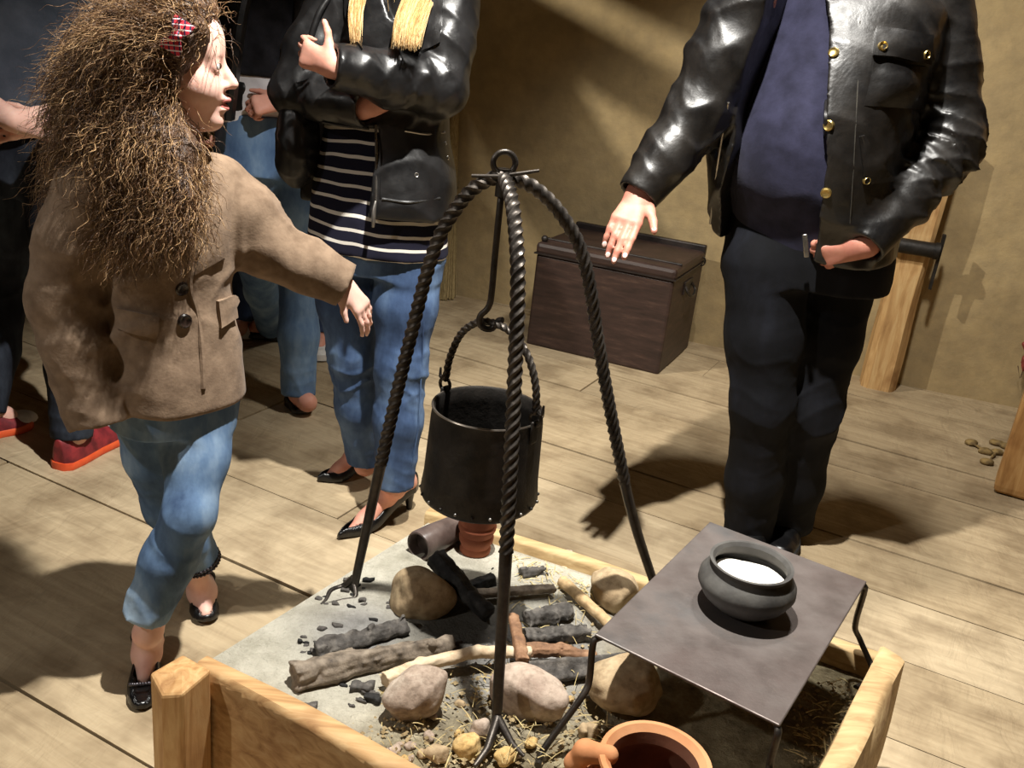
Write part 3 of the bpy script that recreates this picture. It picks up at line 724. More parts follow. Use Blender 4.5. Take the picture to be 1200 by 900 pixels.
for e, s in ((eL, -1), (eR, 1)):
    ear = MB().box(e + V(0, 0, -.012), (.006, .022, .045), (dE, V(-dE[1], dE[0], 0), V(0, 0, 1))).build('ear', SOOT, caul, bevel=.003)
    k = MB().tube([e + V(0, 0, .014) + dE * .012 * math.cos(a) * s + V(0, 0, .013) * math.sin(a) for a in np.linspace(0, 2 * math.pi, 17)[:-1]], .0034, 7, closed=True)
    k.build('ring', IRON, ear)
top = at(566, 378, CY); hL_, hR_ = eL + V(0, 0, .022), eR + V(0, 0, .022)
bp = [hL_ + V(0, 0, .012) + dE * -.004, hL_ + V(0, 0, .004) - dE * .008, hL_ + V(0, 0, -.002) + dE * .002, hL_ + V(0, 0, .02) + dE * .006]
H_ = top[2] - hL_[2]
arch = [hL_ + V(0, 0, .0), hL_ * .97 + hR_ * .03 + V(0, 0, H_ * .35), hL_ * .86 + hR_ * .14 + V(0, 0, H_ * .74), hL_ * .68 + hR_ * .32 + V(0, 0, H_ * .96), hL_ * .5 + hR_ * .5 + V(0, 0, H_), hL_ * .32 + hR_ * .68 + V(0, 0, H_ * .94), hL_ * .15 + hR_ * .85 + V(0, 0, H_ * .72), hL_ * .04 + hR_ * .96 + V(0, 0, H_ * .38), hR_]
MB().tube(smoothpath(arch, 240), .0064, 16, two_lobe, 120.).tube(smoothpath([hL_ + V(0, 0, .01), hL_ - dE * .012 + V(0, 0, .004), hL_ - dE * .014 + V(0, 0, .022)], 12), np.linspace(.005, .002, 12), 7).tube(smoothpath([hR_ + V(0, 0, .01), hR_ + dE * .012 + V(0, 0, .004), hR_ + dE * .014 + V(0, 0, .022)], 12), np.linspace(.005, .002, 12), 7).build('bail_handle', IRON, caul)
# griddle
GZ = .472
g4 = [flo(*p, GZ) for p in ((697, 743), (832, 611), (1016, 681), (914, 850))]
gc = sum(g4) / 4
gr = empty('griddle_stand', V(gc[0], gc[1], AZ), 'flat rectangular iron griddle on four bent rod legs', 'griddle')
PL = iron_mat('scoured_griddle_iron', (92, 80, 78), (126, 114, 112), .5, .55, .15)
n = PL; spx = n.ramp(n.noise(5, 5, .6), [(.3, srgb(92, 80, 76)), (.55, srgb(110, 102, 98)), (.75, srgb(92, 92, 92))]); n.col(spx)
MB().hexa([p - V(0, 0, .005) for p in g4] + list(g4)).build('plate', PL, gr, smooth=False, bevel=.002)
def rod(corner, mid, knee, foot, toe):
    MB().tube(smoothpath([corner + (gc - corner) * .10 - V(0, 0, .009), corner + (gc - corner) * .03 - V(0, 0, .009), corner - V(0, 0, .014), mid, knee, foot, toe], 60), .0058, 8).build('leg', IRON, gr)
rod(g4[0], at(690, 800, g4[0][1] - .01), at(683, 815, g4[0][1] - .02), flo(636, 880, AZ + .006), flo(630, 897, AZ + .006))
rod(g4[2], at(1002, 735, g4[2][1] + .02), at(1008, 750, g4[2][1] + .02), flo(1024, 793, AZ + .008), flo(1003, 806, AZ + .006))
o3 = nrm((g4[3] - gc) * V(1, 1, 0)); rod(g4[3], g4[3] - V(0, 0, .07), g4[3] - V(0, 0, .09) + o3 * .01, V(g4[3][0], g4[3][1], AZ) + o3 * .05, V(g4[3][0], g4[3][1], AZ) + o3 * .03)
o1 = nrm((g4[1] - gc) * V(1, 1, 0)); rod(g4[1], g4[1] - V(0, 0, .07), g4[1] - V(0, 0, .09) + o1 * .01, V(g4[1][0], g4[1][1], AZ + .01) + o1 * .03, V(g4[1][0], g4[1][1], AZ + .01) + o1 * .015)
# black clay pot with flour
pc = flo(869, 711, GZ + .001)
bowl = empty('clay_pot', pc, 'squat black clay pot of white flour on the griddle', 'pot')
BK = two('black_clay', (58, 56, 54), (98, 96, 92), 12, .6, .0, .3, 50, .003, .4)
bs = 1.0
pr = [(0, 0), (.040, 0), (.052, .006), (.073, .025), (.084, .045), (.083, .058), (.074, .072), (.066, .079), (.066, .083), (.071, .088), (.0715, .091), (.066, .091), (.061, .085), (.064, .072), (.076, .058), (.07, .03), (.045, .01), (0, .008)]
MB().lathe(pc, [(r * bs, z * bs) for r, z in pr], 56).build('vessel', BK, bowl)
fl = MB(); gq = snoise(41, 60, 3); rr_ = []
for i in range(15):
    for k in range(40):
        r = .062 * bs * i / 14 * (1 + .05 * math.sin(3 * 6.283 * k / 40 + 1)); a = 2 * math.pi * k / 40; x, y = r * math.cos(a), r * math.sin(a)
        rr_.append(pc + V(x, y, bs * (.058 + .016 * (1 - (i / 14) ** 1.6)) + .0025 * float(gq(x, y, 0))))
fl.add(rr_, [(i * 40 + k, (i + 1) * 40 + k, (i + 1) * 40 + (k + 1) % 40, i * 40 + (k + 1) % 40) for i in range(14) for k in range(40)])
tag(fl.build('flour', two('white_flour', (236, 230, 218), (248, 244, 236), 40, .95, 0, .3, 120, .003, .1), None, origin=pc + V(0, 0, .06)), 'heap of white flour inside the black clay pot', 'flour', None, 'stuff')
# terracotta jar at the front
TC = two('terracotta', (184, 122, 80), (208, 152, 108), 9, .8, 0, .25, 45, .003, .25)
jr = .064; jc = flo(768, 893, AZ + .155)
jar = empty('terracotta_jar', V(jc[0], jc[1], AZ), 'orange terracotta jar with wide open mouth below the griddle', 'jar')
pr = [(r * 1.22, z) for r, z in [(0, -.15), (.05, -.15), (.072, -.11), (.082, -.07), (.078, -.035), (.064, -.014), (.060, -.006), (.063, .004), (.067, .009), (.066, .014), (.060, .015), (.053, .006), (.05, -.012), (.068, -.036), (.074, -.07), (.062, -.12), (0, -.14)]]
MB().lathe(jc - V(0, 0, .01), pr[:12], 56, caps=False).build('vessel', TC, jar)
MB().lathe(jc - V(0, 0, .01), pr[11:], 56, caps=False).build('dark_inside', two('dark_brown_clay', (92, 56, 40), (124, 78, 56), 12, .9, 0, .2), jar)  # inner wall in a darker brown than the outside
for s in (-1, 1):
    d = nrm(V(1, -.12, 0)) * s
    f = F(jc + d * .095 - V(.05, .05, .07), jc + d * .095 + V(.05, .05, .03), .002)
    if s > 0:
        f.cone(jc + d * .08 + V(0, 0, -.045), jc + d * .114 + V(0, 0, -.008), .019, .0135, .01); f.cone(jc + d * .1 + V(0, 0, -.028), jc + d * .12 + V(0, 0, .006), .0055, .006, .002, None, 's'); nm = 'spout'
    else:
        f.chain([(jc + d * .066 + V(0, 0, -.004), .014), (jc + d * .10 + V(0, 0, -.006), .016), (jc + d * .112 + V(0, 0, -.03), .014), (jc + d * .098 + V(0, 0, -.055), .013)], .008); nm = 'handle'
    f.build(nm, TC, jar)
# ribbed terracotta beaker
bc = flo(556, 650, AZ - .004)
pr = [(0, 0), (.026, 0), (.0275, .006), (.029, .018), (.026, .024), (.031, .036), (.032, .044), (.029, .049), (.034, .062), (.035, .069), (.032, .073), (.036, .088), (.037, .100), (.034, .102), (.030, .09), (.026, .02), (0, .012)]
TB = two('red_terracotta', (132, 72, 50), (170, 104, 76), 10, .8, 0, .25, 45, .003, .25)
tag(MB().lathe(bc, [(r * 1.22, z * 1.12) for r, z in pr], 44).build('beaker', TB, None, origin=bc), 'ribbed reddish terracotta beaker standing under the cauldron', 'beaker')
# dark glazed pipe
p0, p1 = flo(491, 640, AZ + .034), flo(552, 609, AZ + .034)
ax_ = nrm(p1 - p0); sx = nrm(np.cross(ax_, V(0, 0, 1))); sy = np.cross(sx, ax_)
PG = two('dark_glazed_clay', (62, 50, 46), (104, 90, 84), 14, .35, 0, .2, 40, .003, .5)
tag(MB().lathe(p0, [(r * 1.16, z) for r, z in [(.0225, .02), (.0235, .0), (.0255, -.003), (.0285, -.002), (.030, .004), (.029, .05), (.026, .1), (.022, .15), (.018, .15), (.02, .1), (.0225, .02)]], 36, (sx, sy, ax_)).build('clay_pipe', PG, None, origin=p0 - V(0, 0, .03)), 'dark glazed clay pipe lying with its open mouth toward the tripod leg', 'pipe')

# ------------------------------------------------------------------ chest and other things by the wall
t0, t1, t2 = flo(616, 403), flo(771, 440), flo(817, 406)
tu = nrm(t1 - t0); tv = nrm(t2 - t1); tv = nrm(tv - .6 * tu * (tu @ tv)); TL, TD, TH = np.linalg.norm(t1 - t0), np.linalg.norm(t2 - t1) * .9, .495
chest = empty('chest', (t0 + t2) / 2 , 'dark brown lidded chest on the floor by the wall', 'chest')
CW = N('dark_chest_wood', .5, spec=.45); CW.col(CW.ramp(CW.noise(7, 6, .65, CW.mapping((1, 1, 6))), [(.3, srgb(38, 27, 23)), (.55, srgb(56, 40, 35)), (.78, srgb(82, 62, 52))])); CW.bump(CW.noise(40, 4), .15, .003)
CK = two('dark_chest_metal', (30, 26, 25), (56, 48, 45), 12, .45, .3, .2, 60, .003)
fr = (tu, tv, V(0, 0, 1)); tc = t0 + tu * TL / 2 + tv * TD / 2
MB().box(tc + V(0, 0, .215), (TL, TD, .43), fr).build('box', CW, chest, smooth=False, bevel=.012)
MB().box(tc + V(0, 0, .455) , (TL + .012, TD + .012, .055), fr).build('lid', CW, chest, smooth=False, bevel=.018)
MB().box(tc + V(0, 0, .485) + tv * (TD / 2 - .015), (TL + .01, .03, .05), fr).build('rear_batten', CK, chest, smooth=False, bevel=.006)
MB().box(tc + V(0, 0, .432), (TL + .016, TD + .016, .006), fr).build('seam', CK, chest, smooth=False)
MB().box(tc + V(0, 0, .484) + tv * (-TD / 2 + .09), (TL + .004, .016, .012), fr).build('lid_strip', CK, chest, smooth=False, bevel=.004)
for s in (-1, 1):
    hc = tc + tu * s * (TL / 2 + .004) + V(0, 0, .36); pl = MB().box(hc, (.008, .13, .06), fr).build('handle_plate', CK, chest, smooth=False, bevel=.003)
    MB().tube(smoothpath([hc + tv * -.05 + V(0, 0, .012), hc + tu * s * .022 + tv * -.055 + V(0, 0, -.02), hc + tu * s * .03 + V(0, 0, -.04), hc + tu * s * .022 + tv * .055 + V(0, 0, -.02), hc + tv * .05 + V(0, 0, .012)], 24), .006, 7).build('handle', IRON, pl)
    hc = tc + tu * s * (TL / 2 - .02) + V(0, 0, .49) + tv * -(TD / 2 - .03)
    if s < 0: MB().ball(hc + V(0, 0, .005), .016, 10, 8).build('knob', CK, chest)
hc = tc + tu * (TL / 2 + .004) + tv * (TD / 2 - .05)
MB().tube([hc + V(0, 0, .44) + tu * .014 * math.cos(a) + V(0, 0, .02 * math.sin(a)) for a in np.linspace(0, 6.283, 15)[:-1]], .004, 6, closed=True).build('hasp', IRON, chest)
# straw broom
bb = flo(526, 343); bt = bb + V(-.02, .03, .95); bb = bb + WN * .10; bt = bt + WN * .08; broom = empty('straw_broom', bb, 'straw broom standing against the wall behind the striped shirt', 'broom')
ST = N('broom_straw', .85, spec=.2); ST.col(ST.ramp(ST.noise(8, 5, .6, ST.mapping((60, 60, 2))), [(.3, srgb(120, 102, 70)), (.55, srgb(176, 156, 112)), (.75, srgb(206, 188, 142))])); ST.bump(ST.noise(8, 3, .6, ST.mapping((60, 60, 2))), .6, .006)
mb = MB(); rg = np.random.default_rng(4)
mb.tube([bb + V(0, 0, .01), bb * .8 + bt * .2, bb * .5 + bt * .5, bt], [.068, .06, .042, .026], 14)
for i in range(220):
    a = rg.uniform(0, 6.283); r = rg.uniform(.85, 1.05); e = V(math.cos(a), math.sin(a), 0)
    mb.tube([bb + e * .072 * r + V(0, 0, rg.uniform(0, .012)), bb * .8 + bt * .2 + e * .062 * r, bb * .5 + bt * .5 + e * .043 * r, bt + e * .02], .0022, 4)
mb.build('bristles', ST, broom)
MB().tube([bt, bt + V(-.02, .01, .55)], .014, 8).build('handle', W3, broom)
for z in (.45, .6): MB().tube([(bb + (bt - bb) * z) + V(.046 * math.cos(a), .046 * math.sin(a), 0) * (1.05 - .45 * (z - .45)) for a in np.linspace(0, 6.283, 17)[:-1]], .004, 5, closed=True).build('binding', two('twine', (90, 74, 50), (120, 100, 70), 30), broom)
# timber post by the wall, with an iron bracket
pb = flo(1028, 452); pp = pb + WN * .02
post = empty('timber_post', pb, 'pale split timber post against the wall behind the man', 'post')
PW = wood('post_timber', (150, 112, 70), (190, 152, 102), (212, 182, 132), (16, 16, 2))
k = MB(); hw, hd = .075, .05; rows = []; lean = V(.02, .0, 1)
gp = snoise(51, 5, 2)
for i in range(15):
    z = 1.12 * i / 14; c = pp + lean * z * V(1, 1, 0) * .35 + V(0, 0, z)
    for a, b in ((-hw, hd * .6), (-hw * .7, hd), (hw * .55, hd), (hw * .8, hd * .75), (hw * .95, 0), (hw * .9, -hd), (-hw, -hd)):
        w_ = .008 * float(gp(a * 20, z, b * 20)); rows.append(c + WU * (a + w_) + WN * (b + w_))
k.add(rows, [(i * 7 + j, i * 7 + (j + 1) % 7, (i + 1) * 7 + (j + 1) % 7, (i + 1) * 7 + j) for i in range(14) for j in range(7)] + [tuple(range(7))[::-1], tuple(14 * 7 + j for j in range(7))])
k.build('timber', PW, post, smooth=False)
z0_ = at(1085, 290, pp[1] - .04)[2]; bcn = pp + lean * z0_ * V(1, 1, 0) * .35 + V(0, 0, z0_)
br = MB().tube([bcn - WU * .10 + WN * .075, bcn + WU * .085 + WN * .075], .032, 14).build('iron_socket', SOOT, post)
MB().tube([bcn + WU * .07 + WN * .075, bcn + WU * .09 + WN * .075], .036, 14).build('collar', SOOT, br)
s_ = bcn + WU * .095 + WN * .05
MB().hexa([s_ + WU * a + WN * b + V(0, 0, z) for z, w2 in ((-.17, .012), (.07, .03)) for a, b in ((-.006, -.01), (.006, -.01), (.006, w2), (-.006, w2))]).build('strap', SOOT, post, smooth=False)
# foreground post at the right edge
qb = flo(1168, 577); q_ = qb + V(.07, .02, 0)
fp = MB(); rows = []
for z, s in ((0, .9), (.012, .96), (.03, 1), (1.0, 1), (2.0, 1), (3.0, 1)):
    for a, b in ((-.07, -.06), (.07, -.06), (.075, .06), (-.065, .065)): rows.append(q_ + BD * a * s + BN * b * s + V(0, 0, z))
fp.add(rows, [(i * 4 + j, i * 4 + (j + 1) % 4, (i + 1) * 4 + (j + 1) % 4, (i + 1) * 4 + j) for i in range(5) for j in range(4)] + [(3, 2, 1, 0), (20, 21, 22, 23)])
fpm = wood('amber_post_wood', (138, 98, 54), (178, 134, 82), (202, 164, 110), (16, 16, 2))
tag(fp.build('wooden_post', fpm, None, smooth=False, bevel=.012, origin=qb), 'squared amber wooden post cut off by the right edge of the picture', 'post')
# dried seed pods on the floor
PD = two('dried_pod', (88, 70, 40), (140, 116, 70), 40, .8, 0, .3, 80, .004)
def twig(pts, label):
    c = flo(*pts[0]); mb = MB(); P = [flo(x, y, .012) for x, y in pts]
    mb.tube(smoothpath(P, 10), .004, 6)
    f = F(np.min(P, 0) - .05, np.max(P, 0) + .05, .0035)
    for a in (P[0], P[-1]): f.ell(a, (.026, .02, .013), None, .004)
    f.chain([(p, .005) for p in P], .004); g = snoise(int(pts[0][0]), 90, 2); f.disp(lambda x, y, z: -.003 * g(x, y, z))
    tag(f.build('dried_pod', PD, None, 0, c), label, 'dried plant')
twig([(1139, 519), (1155, 529)], 'small dried pod on the floor, farthest left of the cluster')
twig([(1168, 519), (1180, 523)], 'small dried pod on the floor, near the wooden post foot')
twig([(1157, 541), (1168, 530)], 'small dried pod on the floor, lowest of the cluster')
# red peppers hanging at the right edge
RD = two('dried_red_pepper', (104, 40, 34), (140, 62, 52), 30, .5, 0, .3, 60, .004)
hp = W0 + WU * 0; rp = at(1207, 395, 4.02); st = empty('pepper_string', rp, 'string of dried red peppers hanging at the right edge of the wall', 'dried peppers')
wallpt = lambda x, z: W0 + WU * ((x - W0[0]) / WU[0]) * 1.0 + V(0, 0, z)
base = wallpt(rp[0], 0) + WN * .05
MB().tube([base + V(0, 0, rp[2] + .5), base + V(0, 0, rp[2] - .1), base + WN * .02 - WU * .012 + V(0, 0, rp[2] - .17), base - WU * .03 + V(0, 0, rp[2] - .12)], .002, 6).build('string', two('dark_string', (60, 46, 36), (84, 66, 50), 20), st)
for i in range(7):
    a = i * 2.4; p = base + WU * (.02 * math.cos(a) - .01) + WN * .015 * math.sin(a) + V(0, 0, rp[2] + .10 - .03 * i)
    f = F(p - .07, p + .07, .003); f.chain([(p, .012), (p + WU * -.02 * math.cos(a) + V(0, 0, -.03), .011), (p + WU * -.03 * math.cos(a) + V(0, 0, -.055), .004)], .004); f.build('pepper', RD, st)
# ------------------------------------------------------------------ people: tools
def pxm(P): return FPX / float((np.asarray(P) - CPOS) @ FW)
def skin_mat(name, a, b):
    n = N(name, .5, spec=.35); n.col(n.ramp(n.noise(24, 4), [(.3, srgb(*a)), (.7, srgb(*b))]))
    n.b.inputs['Subsurface Weight'].default_value = .12; n.b.inputs['Subsurface Radius'].default_value = (.02, .008, .005); n.b.inputs['Subsurface Scale'].default_value = .3
    n.bump(n.noise(130, 3), .12, .002); return n
SKIN = {'fair': skin_mat('fair_skin', (222, 172, 156), (238, 196, 180)), 'warm': skin_mat('warm_skin', (206, 142, 122), (224, 166, 146)), 'tan': skin_mat('tan_skin', (176, 112, 96), (196, 136, 116))}
def denim(name, a, b, c, fade=None):
    n = N(name, .85, spec=.2); x = n.ramp(n.noise(9, 5, .6, n.mapping((1, 1, .45))), [(.3, srgb(*a)), (.5, srgb(*b)), (.72, srgb(*c))])
    tw = n.wave(420, 1.5, None, 'DIAGONAL'); n.col(n.mix(.25, x, n.ramp(tw, [(.2, srgb(120, 125, 135)), (.8, srgb(255, 255, 255))]), 'MULTIPLY'))
    n.bump(n.noise(60, 4), .25, .003); return n
def cloth(name, a, b, sc=14, rough=.9, bs=.25):
    n = two(name, a, b, sc, rough, 0, bs, 160, .002, .15); n.b.inputs['Sheen Weight'].default_value = .08; return n
def leather(name, a=(14, 14, 15), b=(30, 29, 29), rough=.34):
    n = N(name, rough, 0, .55); n.col(n.ramp(n.noise(10, 5, .6), [(.35, srgb(*a)), (.7, srgb(*b))]))
    n.rough(n.ramp(n.noise(14, 5, .65), [(.3, (rough - .08,) * 3 + (1,)), (.7, (rough + .16,) * 3 + (1,))]))
    n.bump(n.noise(11, 3, .5, None, .6), .22, .014); n.bump(n.vor(190), .08, .001); return n
LEA = leather('black_leather'); LEAB = leather('worn_black_leather', (15, 14, 14), (36, 33, 30), .34); LEAB.bump(LEAB.noise(34, 5, .65), .16, .006)
SHOE = leather('black_shoe_leather', (10, 10, 11), (20, 20, 21), .28)
BRASS = iron_mat('old_brass', (150, 126, 70), (196, 172, 110), .3, .9, 0)
STEEL = iron_mat('zip_steel', (120, 116, 110), (176, 172, 166), .3, .9, 0)
EYEW = two('eye_white', (226, 220, 214), (236, 232, 226), 20, .25, 0, 0); IRIS = two('brown_iris', (52, 36, 26), (76, 52, 36), 60, .2, 0, 0)

def head(f, c, fw, up, s=1., child=False, mouth=0., k=.012):
    fw = nrm(fw); up = nrm(np.asarray(up) - fw * (np.asarray(up) @ fw)); l = np.cross(up, fw); ax = (fw, l, up); c = np.asarray(c, float)
    p = lambda a, b, z: c + s * (fw * a + l * b + up * z)
    E = lambda q, r, kk=k: f.ell(p(*q), np.array(r) * s, ax, kk * s)
    E((-.012, 0, .035), (.098, .076, .086)); E((.03, 0, -.04), (.062, .058, .075), .03)
    E((.062, 0, -.098), (.026, .026, .02), .025)
    for sg in (-1, 1):
        E((.05, .034 * sg, -.032), (.034, .028, .03), .025)
        E((-.005, .076 * sg, -.008), (.022, .010, .032), .008)
    f.cone(p(.076, -.032, .026), p(.076, .032, .026), .013 * s, .013 * s, .02 * s)
    E((.062, 0, .055), (.034, .052, .04), .02)
    nl = .8 if child else 1.
    f.cone(p(.088, 0, .012), p(.088 + .026 * nl, 0, -.026), .0075 * s, .0115 * s, .012 * s)
    for sg in (-1, 1): E((.096, .0095 * sg, -.031), (.009, .007, .007), .006)
    for sg in (-1, 1):
        f.ell(p(.102, .031 * sg, .008), V(.018, .017, .012) * s, ax, .012 * s, 's')
        f.ell(p(.0785, .031 * sg, .0065), V(.0152, .0165, .0152) * s, ax, .006 * s); f.ell(p(.0965, .031 * sg, .0055), V(.0130, .0152, .0076) * s, ax, .002 * s, 's')
    E((.088, 0, -.054), (.014, .023, .0065), .006); E((.085, 0, -.0685 - .006 * mouth), (.013, .02, .0075), .006)
    f.ell(p(.104, 0, -.061 - .002 * mouth), V(.018, .019, .0022 + .004 * mouth) * s, ax, .003 * s, 's')
    return p, ax
def eyes(root, p, ax, s):
    for sg in (-1, 1):
        q = p(.079, .031 * sg, .008); e = MB().ball(q, .0132 * s, 16, 12).build('eye', EYEW, root)
        MB().ball(q + ax[0] * .0085 * s, .0068 * s, 12, 8).build('iris', IRIS, e)
def hand(f, w, d, n, s=1., curl=(20, 20, 22, 26), side=1, spread=6., thumb=(35, 20), r=.0088, bent=None):
    """w wrist, d toward the knuckles, n out of the palm, side: +1 thumb on the cross(n, d) side"""
    d = nrm(d); n = nrm(np.asarray(n) - d * (np.asarray(n) @ d)); t = np.cross(n, d) * side; tips = []
    P = lambda a, b, c: w + s * (d * a + t * b + n * c)
    f.cone(P(-.03, 0, 0), P(.02, 0, 0), .026 * s, .028 * s, .015, (n, .72))
    for b in (-.026, -.009, .009, .026): f.cone(P(.012, b * .55, 0), P(.088, b, -.002), .0165 * s, .0125 * s, .012)
    L = [(.044, .027, .021), (.049, .031, .023), (.045, .029, .022), (.035, .022, .019)]
    for i, b in enumerate((.029, .0095, -.0105, -.029)):
        a0 = R_(spread * (1.5 - i)); cu = curl[i]; q = P(.090 - .004 * abs(i - 1), b, -.002); ang = R_(cu * .8) if bent is None else R_(bent)
        rr = r * s * (1 if i < 3 else .88)
        for j in range(3):
            dirv = (d * math.cos(a0) + t * math.sin(a0)) * math.cos(ang) + n * math.sin(ang)
            q2 = q + dirv * L[i][j] * s; f.cone(q, q2, rr * (1.06 - .1 * j), rr * (.98 - .1 * j), .004); q = q2; ang += R_(cu)
        tips.append((q, dirv))
    q = P(.022, .03, .004); ta, tb = R_(thumb[0]), R_(thumb[1])
    d1 = d * math.cos(ta) + t * math.sin(ta) * math.cos(tb) + n * math.sin(ta) * math.sin(tb)
    f.cone(P(.005, .014, .004), q + d1 * .018 * s, .017 * s, .0135 * s, .012); q2 = q + d1 * .05 * s; f.cone(q, q2, .0125 * s, .0105 * s, .006)
    d2 = nrm(d1 + d * .35); q3 = q2 + d2 * .03 * s; f.cone(q2, q3, .0105 * s, .0085 * s, .004); tips.append((q3, d2))
    return tips
def nails(root_obj, tips, n, s, mat):
    pass
def fval(f, p):
    i = np.clip(((np.asarray(p) - f.lo) / f.h), 0, np.array(f.n) - 1.001); a = i.astype(int); u = i - a; d = f.d; r = 0.
    for x in (0, 1):
        for y in (0, 1):
            for z in (0, 1):
                r += d[a[0] + x, a[1] + y, a[2] + z] * (u[0] if x else 1 - u[0]) * (u[1] if y else 1 - u[1]) * (u[2] if z else 1 - u[2])
    return float(r)
def fgrad(f, p, e=.008):
    g = V(*[fval(f, p + e * q) - fval(f, p - e * q) for q in np.eye(3)]); return nrm(g)
def hit(f, x, y, back=.0):
    d = nrm(ray(x, y)); lo, hi = f.lo, f.lo + f.h * np.array(f.n); t = max(0., min(((q - CPOS) @ d) for q in (lo, hi, (lo + hi) / 2)) - .9)
    for _ in range(900):
        p = CPOS + d * t
        if (p > lo).all() and (p < hi).all() and fval(f, p) < 0: return p
        t += .004
    return None
def decal(f, quad, off=.004, n=(8, 8), name='patch', mat=None, parent=None, th=.006, puff=0., label=None):
    """a separate piece of cloth lying on the garment surface: quad is its outline (four corners) as seen in the survey"""
    nu, nv = n; tp = []; bt = []; last = None
    for j in range(nv + 1):
        for i in range(nu + 1):
            a, b = i / nu, j / nv
            q = (np.array(quad[0]) * (1 - a) + np.array(quad[1]) * a) * (1 - b) + (np.array(quad[3]) * (1 - a) + np.array(quad[2]) * a) * b
            p = hit(f, *q)
            if p is None:
                if last is None: return None
                p, g = last
            else: g = fgrad(f, p, .012)
            last = (p, g); e = puff * math.sin(math.pi * a) * math.sin(math.pi * b)
            tp.append(p + g * (off + e)); bt.append(p + g * (off - th))
    vs = tp + bt; M = len(tp); w = nu + 1; fs = []
    for j in range(nv):
        for i in range(nu):
            q = (j * w + i, j * w + i + 1, (j + 1) * w + i + 1, (j + 1) * w + i); fs += [q[::-1], tuple(M + k for k in q)]
    ed = [i for i in range(w)] + [j * w + nu for j in range(1, nv + 1)] + [nv * w + i for i in range(nu - 1, -1, -1)] + [j * w for j in range(nv - 1, 0, -1)]
    for a, b in zip(ed, ed[1:] + ed[:1]): fs.append((a, b, M + b, M + a))
    o = MB().add(vs, fs).build(name, mat, parent)
    if label: o['label'] = label
    return o
def strip(f, pts, r=.003, off=.002, name='seam', mat=None, parent=None, seg=6):
    P = []
    for x, y in pts:
        p = hit(f, x, y)
        if p is not None: P.append(p + fgrad(f, p, .012) * off)
    if len(P) > 1: return MB().tube(smoothpath(P, max(8, len(P) * 6)), r, seg).build(name, mat, parent)
def button(f, x, y, r, mat, parent, name='button', th=.004):
    p = hit(f, x, y)
    if p is None: return
    g = fgrad(f, p, .012); u = nrm(np.cross(g, V(0, 0, 1))); v = np.cross(g, u)
    return MB().lathe(p - g * .001, [(r * .98, -.004), (r, .0), (r, th * .7), (r * .8, th), (r * .55, th * .7), (0, th * .75)], 16, (u, v, g)).build(name, mat, parent)
def bbox(pts, pad): P = np.array(pts); return P.min(0) - pad, P.max(0) + pad
def ring(L, R, y, Y, dr=.7, grow=1.): 
    c = at((L + R) / 2, y, Y); a = (R - L) / 2 / pxm(c) * grow; return (c, a, a * dr)
